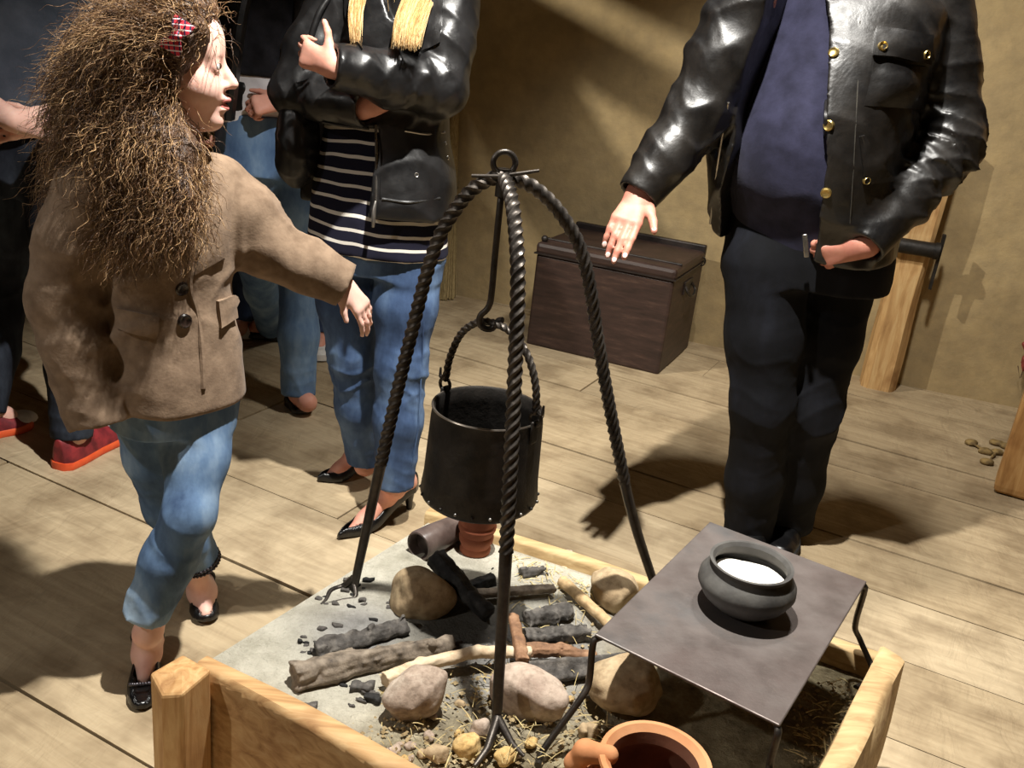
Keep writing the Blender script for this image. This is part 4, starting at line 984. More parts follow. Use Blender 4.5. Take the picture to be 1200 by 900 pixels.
def shoe(parent, heel, toe, wid=.043, hgt=.055, heelh=0., name='shoe', mat=None, sole=None, open_=False, pointed=False, h=.0018, boot=False):
    heel = np.asarray(heel, float); toe = np.asarray(toe, float); d = nrm((toe - heel) * V(1, 1, 0)); L = float(np.linalg.norm((toe - heel)[:2])); t = V(-d[1], d[0], 0)
    S = np.linspace(0, 1, 60)
    if pointed: wp = np.interp(S, [0, .08, .3, .55, .7, .85, 1], [.4, .72, .74, .95, .92, .62, .12])
    else: wp = np.interp(S, [0, .05, .2, .45, .68, .88, .96, 1], [.35, .7, .82, .84, 1, .86, .6, .25])
    hp = np.interp(S, [0, .1, .35, .55, .75, .93, 1], [1.0, 1.05, 1.0, .85, .62, .5, .25]) if not boot else np.interp(S, [0, .1, .35, .55, .75, .93, 1], [1.5, 1.6, 1.5, 1.1, .75, .6, .3])
    zb = np.interp(S, [0, .15, .4, .62, .75, 1], [heelh, heelh * .97, heelh * .55, heelh * .08, 0, .004])
    wp = wp * wid; hp = hp * hgt; z0 = heel[2] + .006
    def core(x, y, z, sh=0.):
        s = ((x - heel[0]) * d[0] + (y - heel[1]) * d[1]) / L; lt = np.abs((x - heel[0]) * t[0] + (y - heel[1]) * t[1])
        sc = np.clip(s, 0, 1); W = np.interp(sc, S, wp) - sh; Hh = np.interp(sc, S, hp) - sh; B = z0 + np.interp(sc, S, zb)
        W = np.maximum(W, .002); Hh = np.maximum(Hh, .002); zz = np.maximum(z - B - sh, 0)
        q = ((lt / W) ** 2.4 + (zz / Hh) ** 2.4) ** (1 / 2.4)
        dd = (q - 1) * np.minimum(W, Hh); dd = np.maximum(dd, B + sh - z)
        return np.maximum(dd, np.maximum(-s - .0 + sh / L, s - 1 + sh / L) * L)
    pad = .02; lo = np.minimum(heel, toe) - wid - pad; hi = np.maximum(heel, toe) + wid + pad; hi = hi.copy(); hi[2] = z0 + heelh + hgt * 1.7 + pad; lo[2] = z0 - .01
    f = F(lo, hi, h); f.op(core, lo, hi, 0)
    if open_:
        f.op(lambda x, y, z: core(x, y, z, .0065), lo, hi, 0, 's')
        def cutter(x, y, z):
            s = ((x - heel[0]) * d[0] + (y - heel[1]) * d[1]) / L; sc = np.clip(s, 0, 1); B = z0 + np.interp(sc, S, zb)
            rim = np.interp(sc, [0, .12, .3, .62, .70, .74, 1], [.062, .058, .040, .030, .034, .3, .3]) * (hgt / .055)
            lt = (x - heel[0]) * t[0] + (y - heel[1]) * t[1]
            return np.maximum((B + rim - z), -np.ones_like(lt)) 
        f.cut(cutter)
    o = f.build(name, mat or SHOE, parent, 1)
    if heelh > .02:
        mb = MB(); q = heel + d * .012; mb.tube([q + d * .016 + V(0, 0, heelh + .006), q + d * .008 + V(0, 0, heelh * .5), q + d * .004 + V(0, 0, .0)], [.022, .012, .008], 12); mb.build('heel', mat or SHOE, o)
    if sole is not None:
        vs = []; fs = []; nS = len(S)
        for zz, g in ((0, .95), (.004, 1.05), (.02, 1.07), (.026, 1.0)):
            for i in range(nS): vs.append(heel * V(1, 1, 0) + d * (L * (S[i] * 1.03 - .015)) + t * wp[i] * g + V(0, 0, heel[2] + zz + zb[i]))
            for i in range(nS - 1, -1, -1): vs.append(heel * V(1, 1, 0) + d * (L * (S[i] * 1.03 - .015)) - t * wp[i] * g + V(0, 0, heel[2] + zz + zb[i]))
        M = 2 * nS
        for r in range(3):
            for i in range(M): fs.append((r * M + i, r * M + (i + 1) % M, (r + 1) * M + (i + 1) % M, (r + 1) * M + i))
        fs += [tuple(range(M))[::-1], tuple(3 * M + i for i in range(M))]
        MB().add(vs, fs).build('sole', sole, o)
    return o, f
def strands(name, mat, parent, roots, dirs, lens, curl, rad, seed=1, n=18, grav=1.6, avoid=None, clump=None):
    rg = np.random.default_rng(seed); M = len(roots); P = np.zeros((M, n, 3)); p = roots.copy(); dv = dirs.copy(); ds = lens / (n - 1)
    ph = rg.uniform(0, 6.28, M); fr = rg.uniform(.75, 1.35, M) * curl[1]; ca = rg.uniform(.4, 1.3, M) * curl[0]
    for i in range(n):
        t = i / (n - 1); u = np.cross(dv, V(0.3, .2, 1)); u /= np.maximum(np.linalg.norm(u, axis=1, keepdims=True), 1e-6); w = np.cross(dv, u)
        a = ph + fr * i * ds; am = ca * min(1, t * 4)
        P[:, i] = p + u * (np.cos(a) * am)[:, None] + w * (np.sin(a) * am)[:, None]
        dv = dv + V(0, 0, -1) * (grav * ds)[:, None] / .1 * .3 + rg.normal(size=(M, 3)) * .05; dv /= np.linalg.norm(dv, axis=1, keepdims=True)
        p = p + dv * ds[:, None]
        if avoid is not None: p = avoid(p)
    tri = np.array([[1, 0, 0], [-.5, .5, .7], [-.5, -.5, -.7]]); tap = np.interp(np.linspace(0, 1, n), [0, .6, 1], [1, .9, .25])
    Vv = P[:, :, None, :] + rad * tap[None, :, None, None] * tri[None, None]
    vs = Vv.reshape(-1, 3); base = (np.arange(M)[:, None, None] * n + np.arange(n - 1)[None, :, None]) * 3 + np.arange(3)[None, None, :]
    nx = (np.arange(M)[:, None, None] * n + np.arange(n - 1)[None, :, None]) * 3 + np.array([1, 2, 0])[None, None, :]
    Q = np.stack([base, nx, nx + 3, base + 3], -1).reshape(-1, 4)
    me = bpy.data.meshes.new(name); me.vertices.add(len(vs)); me.vertices.foreach_set('co', vs.astype(np.float32).ravel())
    me.loops.add(Q.size); me.loops.foreach_set('vertex_index', Q.astype(np.int32).ravel()); me.polygons.add(len(Q)); me.polygons.foreach_set('loop_start', np.arange(0, Q.size, 4, dtype=np.int32)); me.update(calc_edges=True)
    return link(name, me, mat, parent)
def hairmat(name, a, b, c, rough=.38):
    n = N(name, rough, 0, .5); rnd = n.n('ShaderNodeNewGeometry').outputs['Random Per Island']
    x = n.ramp(rnd, [(0, srgb(*a)), (.5, srgb(*b)), (1, srgb(*c))]); n.col(x); n.b.inputs['Anisotropic'].default_value = .5; return n
def mesh_points(o, n, seed=1):
    me = o.data; P = np.empty(len(me.vertices) * 3, np.float32); me.vertices.foreach_get('co', P); Nn = np.empty(len(me.vertices) * 3, np.float32); me.vertices.foreach_get('normal', Nn)
    P = P.reshape(-1, 3).astype(float); Nn = Nn.reshape(-1, 3).astype(float); rg = np.random.default_rng(seed); i = rg.integers(0, len(P), n); return P[i], Nn[i]
UPV = V(0, 0, 1)
def left_of(fw): return nrm(np.cross(UPV, fw))
# ------------------------------------------------------------------ the girl in the tweed coat
def girl():
    Y0 = 1.70
    cdir = nrm(V(.33, -.94, 0)); crt = nrm(V(.94, .33, 0))
    fw = nrm(cdir * math.cos(R_(28)) + crt * math.sin(R_(28))); l = left_of(fw)
    hf = nrm(crt * math.cos(R_(9)) + cdir * math.sin(R_(9)) + V(0, 0, .04))
    footA, footB = flo(170, 800), flo(238, 725)
    root = empty('person', (footA + footB) / 2, 'girl with long curly brown hair in a taupe coat and jeans, reaching toward the tripod', 'person')
    COAT = cloth('taupe_coat_cloth', (112, 93, 76), (140, 119, 99), 30, .95, .4)
    JEAN = denim('faded_blue_jeans', (58, 78, 110), (104, 132, 166), (164, 188, 210))
    hc = at(204, 78, 1.70); s = .90
    neck = at(198, 165, 1.69)
    # joints
    shL, shR = at(262, 212, 1.79), at(100, 214, 1.62)
    elL, wrL = at(316, 290, 1.80), at(396, 330, 1.83)
    elR, wrR = at(72, 350, 1.60), at(104, 462, 1.58)
    hipL, knL, anL = at(238, 470, 1.74), at(222, 602, 1.62), at(173, 742, 1.60)
    hipR, knR, anR = at(170, 470, 1.68), at(196, 590, 1.78), at(236, 690, 1.88)
    # body
    f = F(V(-1.05, 1.35, 0), V(-.15, 2.15, 1.42), .0042)
    p, ax = head(f, hc, hf, UPV + hf * .02, s, True, .9)
    f.cone(p(-.015, 0, -.07), neck + V(0, 0, -.04), .042, .046, .02)
    f.loft([(neck * .0 + at(203, 470, Y0), .10, .075), (at(203, 380, Y0), .10, .07), (at(195, 260, Y0), .11, .075), (at(190, 195, Y0), .085, .05)], l, fw, .03)
    for a, b, c in ((shL, elL, wrL), (shR, elR, wrR)): f.chain([(a, .038), (b, .032), (c, .022)], .02)
    for a, b, c in ((hipL, knL, anL), (hipR, knR, anR)): f.chain([(a, .055), (b, .042), (b * .45 + c * .55, .032), (c, .026)], .02)
    dL = nrm(wrL - elL); hand(f, wrL + dL * .012, nrm(dL + V(.1, -.1, -.75)), nrm(V(-.55, .5, -.5)), .66, (18, 20, 22, 28), 1, 4, (30, 30), .0092)
    dR = nrm(wrR - elR); hand(f, wrR - dR * .03, dR, l, .62, (44, 46, 48, 50), -1, 1, (25, 20), .0092)
    # feet
    toeA, heelA = flo(166, 836), flo(176, 752); toeB, heelB = flo(243, 733), flo(232, 686)
    for ank, heel, toe in ((anL, heelA, toeA), (anR, heelB, toeB)):
        d = nrm((toe - heel) * V(1, 1, 0)); f.chain([(ank, .027), (heel + d * .035 + V(0, 0, .036), .029), (heel + d * .09 + V(0, 0, .034), .028), (heel + d * .15 + V(0, 0, .021), .015)], .02)
        f.ell(heel + d * .02 + V(0, 0, .028), .021, None, .01)
    f.build('body', SKIN['fair'], root)
    eyes(root, p, ax, s)
    LASH = two('eyebrow_hair', (70, 50, 36), (92, 68, 48), 60, .7, 0, 0)
    for sg in (-1, 1):
        MB().tube(smoothpath([p(.086, .014 * sg, .032), p(.085, .032 * sg, .038), p(.072, .048 * sg, .032)], 10), [.002] * 5 + [.0016] * 5, 6).build('eyebrow', LASH, root)
        MB().tube(smoothpath([p(.0865, .02 * sg, .013), p(.0895, .031 * sg, .0165), p(.082, .043 * sg, .011)], 10), .0012, 5).build('eyelash', LASH, root)
    LIP = two('lip', (206, 116, 112), (220, 136, 130), 60, .4, 0, 0)
    MB().tube(smoothpath([p(.084, -.019, -.058), p(.0995, -.007, -.0555), p(.1005, 0, -.0565), p(.0995, .007, -.0555), p(.084, .019, -.058)], 16), [.002] + [.0042] * 14 + [.002], 8).tube(smoothpath([p(.083, -.017, -.066), p(.0955, 0, -.073), p(.083, .017, -.066)], 14), [.002] + [.0045] * 12 + [.002], 8).build('lips', LIP, root)
    # jeans
    j = F(V(-1.0, 1.4, .1), V(-.3, 2.1, .85), .005)
    j.loft([(at(204, 495, Y0), .115, .09), (at(204, 465, Y0), .12, .09), (at(204, 400, Y0), .105, .08)], l, fw, .03)
    cufL = anL + V(0, 0, .052) + nrm(knL - anL) * .0; cufR = at(236, 658, 1.86)
    j.chain([(hipL + V(0, 0, .02), .072), ((hipL + knL) / 2, .062), (knL, .05), ((knL + cufL) / 2 + V(-.002, .008, 0), .053), (cufL, .048)], .025)
    j.chain([(hipR + V(0, 0, .02), .072), ((hipR + knR) / 2, .062), (knR, .05), ((knR + cufR) / 2 + V(0, .004, 0), .050), (cufR, .044)], .025)
    aL = nrm(cufL - knL); aR = nrm(cufR - knR)
    j.disp(folds(3, V(.2, .1, 1), 60, .004, knL, .12)); j.disp(folds(4, V(.1, .2, 1), 60, .004, knR, .12)); j.disp(folds(5, V(.3, .1, 1), 70, .003, cufL, .1)); j.disp(folds(6, V(.5, 0, 1), 30, .003, None))
    j.op(lambda x, y, z: (cufL[0] - x) * aL[0] + (cufL[1] - y) * aL[1] + (cufL[2] - z) * aL[2] + .006, cufL - V(.07, .07, .06), cufL + V(.07, .07, .02), 0, 's')
    j.op(lambda x, y, z: (cufR[0] - x) * aR[0] + (cufR[1] - y) * aR[1] + (cufR[2] - z) * aR[2] + .006, cufR - V(.07, .07, .06), cufR + V(.07, .07, .02), 0, 's')
    jo = j.build('jeans', JEAN, root)
    # beaded cuff
    BEAD = two('cuff_bead', (36, 30, 34), (80, 76, 82), 200, .25, .4, 0); mb = MB(); u = nrm(np.cross(aR, V(0, 1, .2))); v = np.cross(aR, u)
    for k in range(34):
        a = 6.283 * k / 34
        for q in (0, 1): mb.ball(cufR - aR * (.002 + .01 * q) + (u * math.cos(a + .1 * q) + v * math.sin(a + .1 * q)) * .0435, .0045, 6, 5)
    mb.build('beaded_cuff', BEAD, jo)
    # shoes
    for nm, heel, toe in (('a', heelA, toeA), ('b', heelB, toeB)):
        so, sf = shoe(root, heel + V(0, 0, 0), toe, .034, .046, 0, 'shoe', SHOE, None, True)
        d = nrm((toe - heel) * V(1, 1, 0)); t = V(-d[1], d[0], 0)
        q = heel + d * .05
        MB().tube(smoothpath([q + t * .029 + V(0, 0, .034), q + t * .03 + V(0, 0, .06), q + d * .008 + V(0, 0, .078), q - t * .03 + V(0, 0, .06), q - t * .029 + V(0, 0, .034)], 20), .0042, 8).build('strap', SHOE, so)
        mb = MB()
        for k in range(15):
            a = math.pi * (k / 14); mb.ball(toe - d * .058 + t * .026 * math.cos(a) + d * .012 * math.sin(a) + V(0, 0, .028 + .008 * math.sin(a)), .0042, 6, 5)
        mb.build('toe_trim', BEAD, so)
    # coat
    c = F(V(-1.15, 1.3, .5), V(-.15, 2.1, 1.25), .005)
    c.loft([ring(128, 287, 466, Y0, .8), ring(129, 285, 440, Y0, .78), ring(128, 278, 390, Y0, .74), ring(122, 272, 335, Y0, .70), ring(116, 276, 270, Y0, .72), ring(112, 272, 222, Y0, .62), ring(128, 254, 190, Y0, .55), ring(165, 232, 168, Y0, .7)], l, fw, .02, 2.4, 'u', .012)
    dLn = nrm(wrL - elL); dRn = nrm(wrR - elR)
    c.sleeve([(shL + V(-.01, 0, -.012), .060), ((shL + elL) / 2, .057), (elL, .054), ((elL + wrL) / 2, .052), (wrL + dLn * .03, .047)], .03, wrL, dLn, .018, .037, .03)
    c.sleeve([(shR + V(.01, 0, -.012), .062), ((shR + elR) / 2, .060), (elR, .057), ((elR + wrR) / 2, .054), (wrR + dRn * .06, .052)], .03, wrR, dRn, .055, .042, .02)
    c.disp(folds(11, nrm(shL - elL), 62, .0075, elL, .13)); c.disp(folds(12, nrm(shR - elR), 55, .006, elR, .15)); c.disp(folds(13, V(.5, 0, 1), 34, .004, at(200, 420, 1.62), .25)); c.disp(folds(14, V(1, 0, .8), 40, .004, at(255, 260, 1.66), .14)); c.disp(folds(15, nrm(shR - wrR), 46, .006, wrR, .11))
    # front overlap: a raised edge running down the front
    co = c.build('coat', COAT, root)
    edge = [(246, 205), (238, 250), (226, 300), (222, 335), (230, 365), (236, 410), (238, 455)]
    strip(c, edge, .0055, .001, 'front_edge', COAT, co)
    decal(c, [(238, 186), (262, 196), (250, 262), (216, 320)], .007, (6, 12), 'lapel', COAT, co, .011)
    decal(c, [(262, 196), (276, 206), (262, 300), (226, 322)], .006, (6, 12), 'lapel', COAT, co, .010)
    decal(c, [(252, 352), (281, 343), (284, 366), (256, 384)], .010, (8, 6), 'pocket_flap', COAT, co, .014)
    decal(c, [(140, 360), (186, 372), (184, 396), (138, 384)], .008, (8, 6), 'pocket_flap', COAT, co, .012)
    BT = two('dark_horn_button', (24, 18, 16), (50, 38, 32), 60, .25, 0, 0)
    button(c, 213, 338, .0135, BT, co, th=.007); button(c, 216, 376, .0135, BT, co, th=.007)
    # brown lining shows in the reaching cuff
    # hair: dark core and loose curls
    HB = hairmat('brown_curls', (62, 42, 28), (110, 80, 54), (188, 152, 108), .4); HC = two('dark_hair_mass', (58, 40, 28), (94, 68, 46), 40, .6, 0, .8, 60, .02)
    h = F(V(-1.1, 1.4, .85), V(-.3, 2.05, 1.5), .006)
    def hx(x, y, Y): return at(x, y, Y)
    h.ell(p(-.03, 0, .04), V(.108, .098, .100) * s, ax, .02)
    for (x, y, Y, r) in ((158, 88, 1.72, .098), (136, 120, 1.73, .080), (126, 172, 1.70, .072), (150, 190, 1.66, .080), (182, 170, 1.64, .056), (116, 212, 1.68, .048), (160, 240, 1.62, .055), (206, 235, 1.60, .036), (200, 195, 1.62, .042), (150, 130, 1.66, .085)):
        h.ell(hx(x, y, Y), (r, r * .9, r * 1.05), None, .04)
    # keep the face free
    fc = p(.10, 0, -.035); h.ell(fc, V(.082, .10, .076) * s, ax, .012, 's'); h.cone(p(.046, -.05, .086), p(.046, .05, .086), .027 * s, .027 * s, .02 * s); h.ell(p(.02, 0, .105), V(.07, .07, .04) * s, ax, .02 * s); h.cone(p(.03, -.066, .075), p(.012, -.08, -.02), .024 * s, .020 * s, .02 * s)
    g = snoise(77, 38, 3); h.disp(lambda x, y, z: .009 * g(x, y, z)); h.disp(folds(78, V(.7, .4, .6), 75, .006))
    ho = h.build('hair', HC, root)
    P, Nn = mesh_points(ho, 15000, 3)
    ok = np.array([((q - hc) @ ax[0]) < .03 * s or ((q - hc) @ ax[2]) < -.13 or ((q - hc) @ ax[2]) > .052 for q in P]); P, Nn = P[ok], Nn[ok]
    rg = np.random.default_rng(8)
    away = P - hc; away[:, 2] *= .2
    D = Nn * .28 + V(0, 0, -.9) + rg.normal(size=P.shape) * .32 - ax[0] * .25
    fr_ = ((P - hc) @ ax[0] > .0) & ((P - hc) @ ax[2] > -.05)
    D[fr_] = Nn[fr_] * .5 - ax[0] * .9 + ax[2] * .05 + rg.normal(size=P[fr_].shape) * .30
    D /= np.linalg.norm(D, axis=1, keepdims=True)
    def avoid(q):
        return q
    strands('curls', HB, ho, P, D, rg.uniform(.05, .12, len(P)) * np.clip(1.25 - (1.25 - P[:, 2]) * 1.2, .45, 1), (.0060, 115.), .00062, 9, 20, 1.5)
    # flyaway ends
    P2, N2 = mesh_points(ho, 1500, 5); ok = np.array([((q - hc) @ ax[0]) < .01 * s for q in P2]); P2, N2 = P2[ok], N2[ok]
    D2 = N2 * 1.0 + rg.normal(size=P2.shape) * .5 + V(0, 0, -.15); D2 /= np.linalg.norm(D2, axis=1, keepdims=True)
    strands('stray_curls', HB, ho, P2, D2, rg.uniform(.02, .05, len(P2)), (.006, 130.), .00045, 10, 16, .8)
    # swept-back top strands from the forehead
    n_ = 1100; a = rg.uniform(-1.25, 1.25, n_); rts = np.array([p(.066 * math.cos(q) * 1 - .01 + .01 * rg.normal() * .3, .07 * math.sin(q), .092 - .028 * abs(q) + rg.normal() * .004) for q in a])
    D3 = -ax[0] * 1.2 + ax[2] * .25 + np.outer(np.sin(a), ax[1]) * .7 + rg.normal(size=(n_, 3)) * .16; D3 /= np.linalg.norm(D3, axis=1, keepdims=True)
    strands('swept_hair', HB, ho, rts, D3, rg.uniform(.10, .19, n_), (.004, 110.), .0007, 12, 22, 1.5)
    # tartan hair clip
    RB = N('red_tartan_ribbon', .6, spec=.3); w1 = RB.wave(38, 0, None, 'X'); w2 = RB.wave(38, 0, None, 'Z')
    cA = RB.mix(RB.math('GREATER_THAN', w1, .80), srgb(196, 44, 62), srgb(40, 34, 70)); RB.col(RB.mix(RB.math('GREATER_THAN', w2, .86), cA, srgb(226, 214, 220)))
    q0, q1, q2 = at(198, 60, 1.60), at(207, 42, 1.60), at(217, 24, 1.605)
    bl = MB(); 
    for a_, b_ in ((q1, q0), (q1, q2)):
        d = nrm(b_ - a_); sd = nrm(np.cross(d, cdir)); nn = np.cross(sd, d)
        L = np.linalg.norm(b_ - a_); rows = []
        for i in range(8):
            t = i / 7; w = .007 + .010 * min(1, t * 1.6); hgt = .006 * math.sin(math.pi * min(1, t * .9 + .1)) + .003
            for ss, zz in ((-1, -.5), (-1, .5), (1, .5), (1, -.5)): rows.append(a_ + d * L * t + sd * w * ss + nn * hgt * zz)
        bl.add(rows, [(i * 4 + k, i * 4 + (k + 1) % 4, (i + 1) * 4 + (k + 1) % 4, (i + 1) * 4 + k) for i in range(7) for k in range(4)] + [(3, 2, 1, 0), (28, 29, 30, 31)])
    bl.ball(q1, (.009, .008, .009)); cb = bl.build('hair_clip', RB, root); cb['label'] = 'red tartan bow clip'
girl()
# ------------------------------------------------------------------ the woman in the striped shirt
def person_woman():
    Y0 = 2.45; fw = nrm(V(-.12, -.99, 0)); l = left_of(fw)
    root = empty('person', flo(440, 590), 'blond woman in striped shirt and black leather jacket standing with crossed arms', 'person')
    JEAN = denim('mid_blue_jeans', (40, 54, 80), (70, 92, 128), (112, 138, 172))
    s = 1.0; hc = at(462, -98, 2.42); hf = nrm(V(-.1, -.95, -.28)); neck = at(460, -25, 2.45)
    shR, elR, wrR = at(392, 8, 2.46), at(348, 108, 2.40), at(428, 124, 2.31)
    shL, elL, wrL = at(528, 4, 2.44), at(516, 104, 2.36), at(392, 78, 2.20)
    hipL, knL, anL = at(480, 290, 2.44), at(470, 425, 2.39), at(462, 572, 2.37)
    hipR, knR, anR = at(402, 285, 2.48), at(414, 415, 2.50), at(428, 545, 2.58)
    f = F(V(-.85, 1.95, 0), V(.1, 2.85, 1.8), .005)
    p, ax = head(f, hc, hf, UPV, s)
    f.cone(p(-.02, 0, -.07), at(460, 0, 2.46), .05, .055, .03)
    f.loft([ring(385, 500, 285, Y0, .6), ring(395, 500, 180, Y0, .6), ring(400, 510, 80, Y0, .55), ring(405, 520, 5, Y0, .4)], l, fw, .03)
    for a, b, c in ((shL, elL, wrL), (shR, elR, wrR)): f.chain([(a, .045), (b, .036), (c, .026)], .02)
    for a, b, c in ((hipL, knL, anL), (hipR, knR, anR)): f.chain([(a, .07), (b, .048), (b * .4 + c * .6, .040), (c + V(0, 0, .06), .034), (c, .030)], .02)
    tL = hand(f, wrL + nrm(wrL - elL) * .004, nrm(V(-.80, .28, .22)), nrm(V(.35, .95, .0)), .84, (46, 50, 52, 54), 1, 2, (62, 10))
    hand(f, wrR + nrm(wrR - elR) * .01, nrm(V(.82, -.02, .50)), nrm(V(0, .9, .2)), .86, (12, 14, 16, 18), -1, 4, (25, 10))
    toeL, heelL = flo(396, 634), flo(484, 594); toeR, heelR = flo(372, 566), flo(446, 552)
    HH = .062
    for ank, heel, toe in ((anL, heelL, toeL), (anR, heelR, toeR)):
        d = nrm((toe - heel) * V(1, 1, 0)); L = np.linalg.norm((toe - heel)[:2]); b = heel + V(0, 0, HH)
        f.chain([(ank, .030), (b + d * .05 + V(0, 0, .05), .031), (b + d * L * .42 + V(0, 0, .012), .029), (heel + d * L * .66 + V(0, 0, .028), .025), (heel + d * L * .82 + V(0, 0, .016), .014)], .02); f.ell(b + d * .028 + V(0, 0, .028), .026, None, .02)
    f.build('body', SKIN['warm'], root); eyes(root, p, ax, s)
    for heel, toe in ((heelL, toeL), (heelR, toeR)): shoe(root, heel, toe, .041, .052, HH, 'high_heel_shoe', SHOE, None, True, True)
    # jeans
    j = F(V(-.85, 2.1, .1), V(.1, 2.85, 1.1), .0055)
    j.loft([ring(366, 514, 315, Y0, .66), ring(364, 520, 270, Y0, .66), ring(374, 512, 200, Y0, .6)], l, fw, .03)
    for hip, kn, an, w in ((hipL, knL, anL, 1), (hipR, knR, anR, -1)):
        cu = an + V(0, 0, .008)
        j.chain([(hip + V(0, 0, .0), .092), ((hip + kn) / 2, .083), (kn, .068), (kn * .55 + cu * .45, .066), (cu, .055)], .03)
        a = nrm(cu - kn); j.op(lambda x, y, z, c=cu, a=a: (c[0] - x) * a[0] + (c[1] - y) * a[1] + (c[2] - z) * a[2], cu - V(.08, .08, .08), cu + V(.08, .08, .0), 0, 's')
        j.cone(cu + a * .02, cu - a * .03, .046, .046, 0, None, 's')
        j.disp(folds(30 + w, V(.25 * w, .2, 1), 75, .0075, kn - V(0, 0, .02), .13)); j.disp(folds(34 + w, V(.3, .2, 1), 80, .005, cu + V(0, 0, .05), .09)); j.disp(folds(37 + w, V(.5 * w, 0, 1), 40, .005, hip - V(0, 0, .02), .14))
    jo = j.build('jeans', JEAN, root)
    strip(j, [(496, 300), (497, 360), (494, 430), (490, 500), (480, 560)], .0025, .0, 'side_seam', JEAN, jo)
    # striped shirt
    SH = N('striped_jersey', .9, spec=.15); sep = SH.n('ShaderNodeSeparateXYZ'); SH.l(SH.co, sep.inputs[0])
    wob = SH.math('ADD', sep.outputs[2], SH.math('MULTIPLY', SH.noise(5, 2), .035))
    fr = SH.math('FRACT', SH.math('DIVIDE', wob, .0345)); st = SH.math('LESS_THAN', fr, .24)
    SH.col(SH.mix(st, srgb(30, 30, 44), srgb(222, 216, 206))); SH.bump(SH.noise(200, 2), .15, .001)
    t = F(V(-.8, 2.1, .7), V(.1, 2.8, 1.45), .0055)
    t.loft([ring(361, 526, 292, Y0, .70), ring(362, 525, 270, Y0, .70), ring(366, 524, 220, Y0, .66), ring(376, 516, 165, Y0, .62), ring(386, 522, 90, Y0, .62), ring(392, 528, 30, Y0, .55), ring(410, 510, -8, Y0, .5)], l, fw, .02, 2.3, 'u', .008)
    t.disp(folds(41, V(.6, 0, 1), 34, .006, at(440, 230, 2.3), .2)); t.disp(folds(42, V(0, .3, 1), 50, .004, at(500, 270, 2.3), .15))
    t.build('striped_shirt', SH, root, 1, at(440, 285, Y0))
    # leather jacket
    c = F(V(-.95, 1.95, .8), V(.2, 2.85, 1.56), .0055)
    c.loft([ring(352, 536, 243, Y0, .78), ring(354, 536, 215, Y0, .76), ring(366, 528, 150, Y0, .70), ring(378, 534, 80, Y0, .70), ring(382, 540, 25, Y0, .62), ring(396, 526, -8, Y0, .55), ring(430, 492, -24, Y0, .7)], l, fw, .02, 2.3, 'u', .01)
    for sh, el, wr in ((shR, elR, wrR), (shL, elL, wrL)):
        d = nrm(wr - el); c.sleeve([(sh, .073), ((sh + el) / 2, .070), (el, .066), ((el + wr) / 2, .062), (wr + d * .02, .050)], .022, wr, d, .008, .037)
    c.disp(folds(51, nrm(shR - elR), 62, .0085, (shR + elR) / 2, .16)); c.disp(folds(52, nrm(elL - wrL), 60, .0085, elL * .55 + wrL * .45, .17)); c.disp(folds(53, nrm(shL - elL), 52, .008, (shL + elL) / 2, .14)); c.disp(folds(54, nrm(elR - wrR), 60, .008, elR, .12)); c.disp(folds(55, V(0.2, 0, 1), 30, .004))
    # open front: everything right of the zip below the folded arms, and the neck
    zx = (at(435, 200, 2.3) @ l); zz = at(400, 148, 2.3)[2]; zn = at(465, 24, 2.25)[2]; Yf = Y0 - .03
    def opening(x, y, z):
        u = x * l[0] + y * l[1]; fr_ = -(y - Yf)
        low = np.maximum(np.maximum(u - zx - .02 * (z - .9), z - zz), -fr_)
        a = .020 + .16 * np.clip((z - zn) / .3, 0, 1); cx = at(460, 20, 2.3) @ l
        neckv = np.maximum(np.maximum(np.abs(u - cx) - a, zn - z), -(fr_ - .045))
        return np.minimum(low, neckv)
    c.cut(opening)
    co = c.build('leather_jacket', LEA, root)
    ZP = [(438, 150), (440, 200), (437, 262)]
    strip(c, [(440, 146), (442, 190), (441, 236)], .0035, .003, 'zip', STEEL, co)
    zp = at(438, 250, 2.27); MB().tube([at(440, 236, 2.285), zp, at(437, 266, 2.275)], [.004, .006, .004], 8).build('zip_pull', STEEL, co)
    strip(c, [(474, 153), (500, 157), (520, 155)], .003, .003, 'pocket_zip', STEEL, co)
    strip(c, [(445, 158), (447, 190), (446, 232)], .002, .002, 'seam', LEA, co)
    strip(c, [(448, 233), (480, 237), (515, 232)], .0035, .002, 'hem', LEA, co)
    strip(c, [(378, 142), (400, 146), (432, 150)], .004, .002, 'hem', LEA, co)
    button(c, 525, 185, .007, STEEL, co, 'stud', .004); button(c, 488, 205, .006, STEEL, co, 'stud', .004); button(c, 522, 168, .005, STEEL, co, 'stud', .004)
    decal(c, [(404, -4), (420, -2), (424, 60), (408, 40)], .008, (6, 10), 'lapel', LEA, co, .012)
    decal(c, [(498, -4), (520, 0), (516, 50), (490, 66)], .008, (6, 10), 'lapel', LEA, co, .012)
    # dark vest top under the jacket
    # hair
    HB = hairmat('blond_hair', (150, 112, 66), (206, 170, 116), (240, 216, 170), .35)
    h = F(hc - .3 - V(0, 0, .3), hc + V(.3, .3, .3), .007)
    h.ell(p(-.022, 0, .03), V(.108, .092, .104), ax, .02)
    for sg, q in ((-1, at(418, 20, 2.27)), (1, at(478, 30, 2.24))):
        m_ = p(.0, .082 * sg, -.04); h.chain([(p(.0, .070 * sg, .05), .026), (m_, .022), (p(.01, .074 * sg, -.13), .012)], .03)
    h.chain([(p(-.06, 0, .0), .08), (p(-.09, 0, -.14), .075), (p(-.1, 0, -.28), .05)], .03)
    h.ell(p(.105, 0, -.03), V(.075, .062, .10), ax, .01, 's'); h.disp(folds(61, V(1, .2, .05), 130, .003))
    ho = h.build('hair', HB, root)
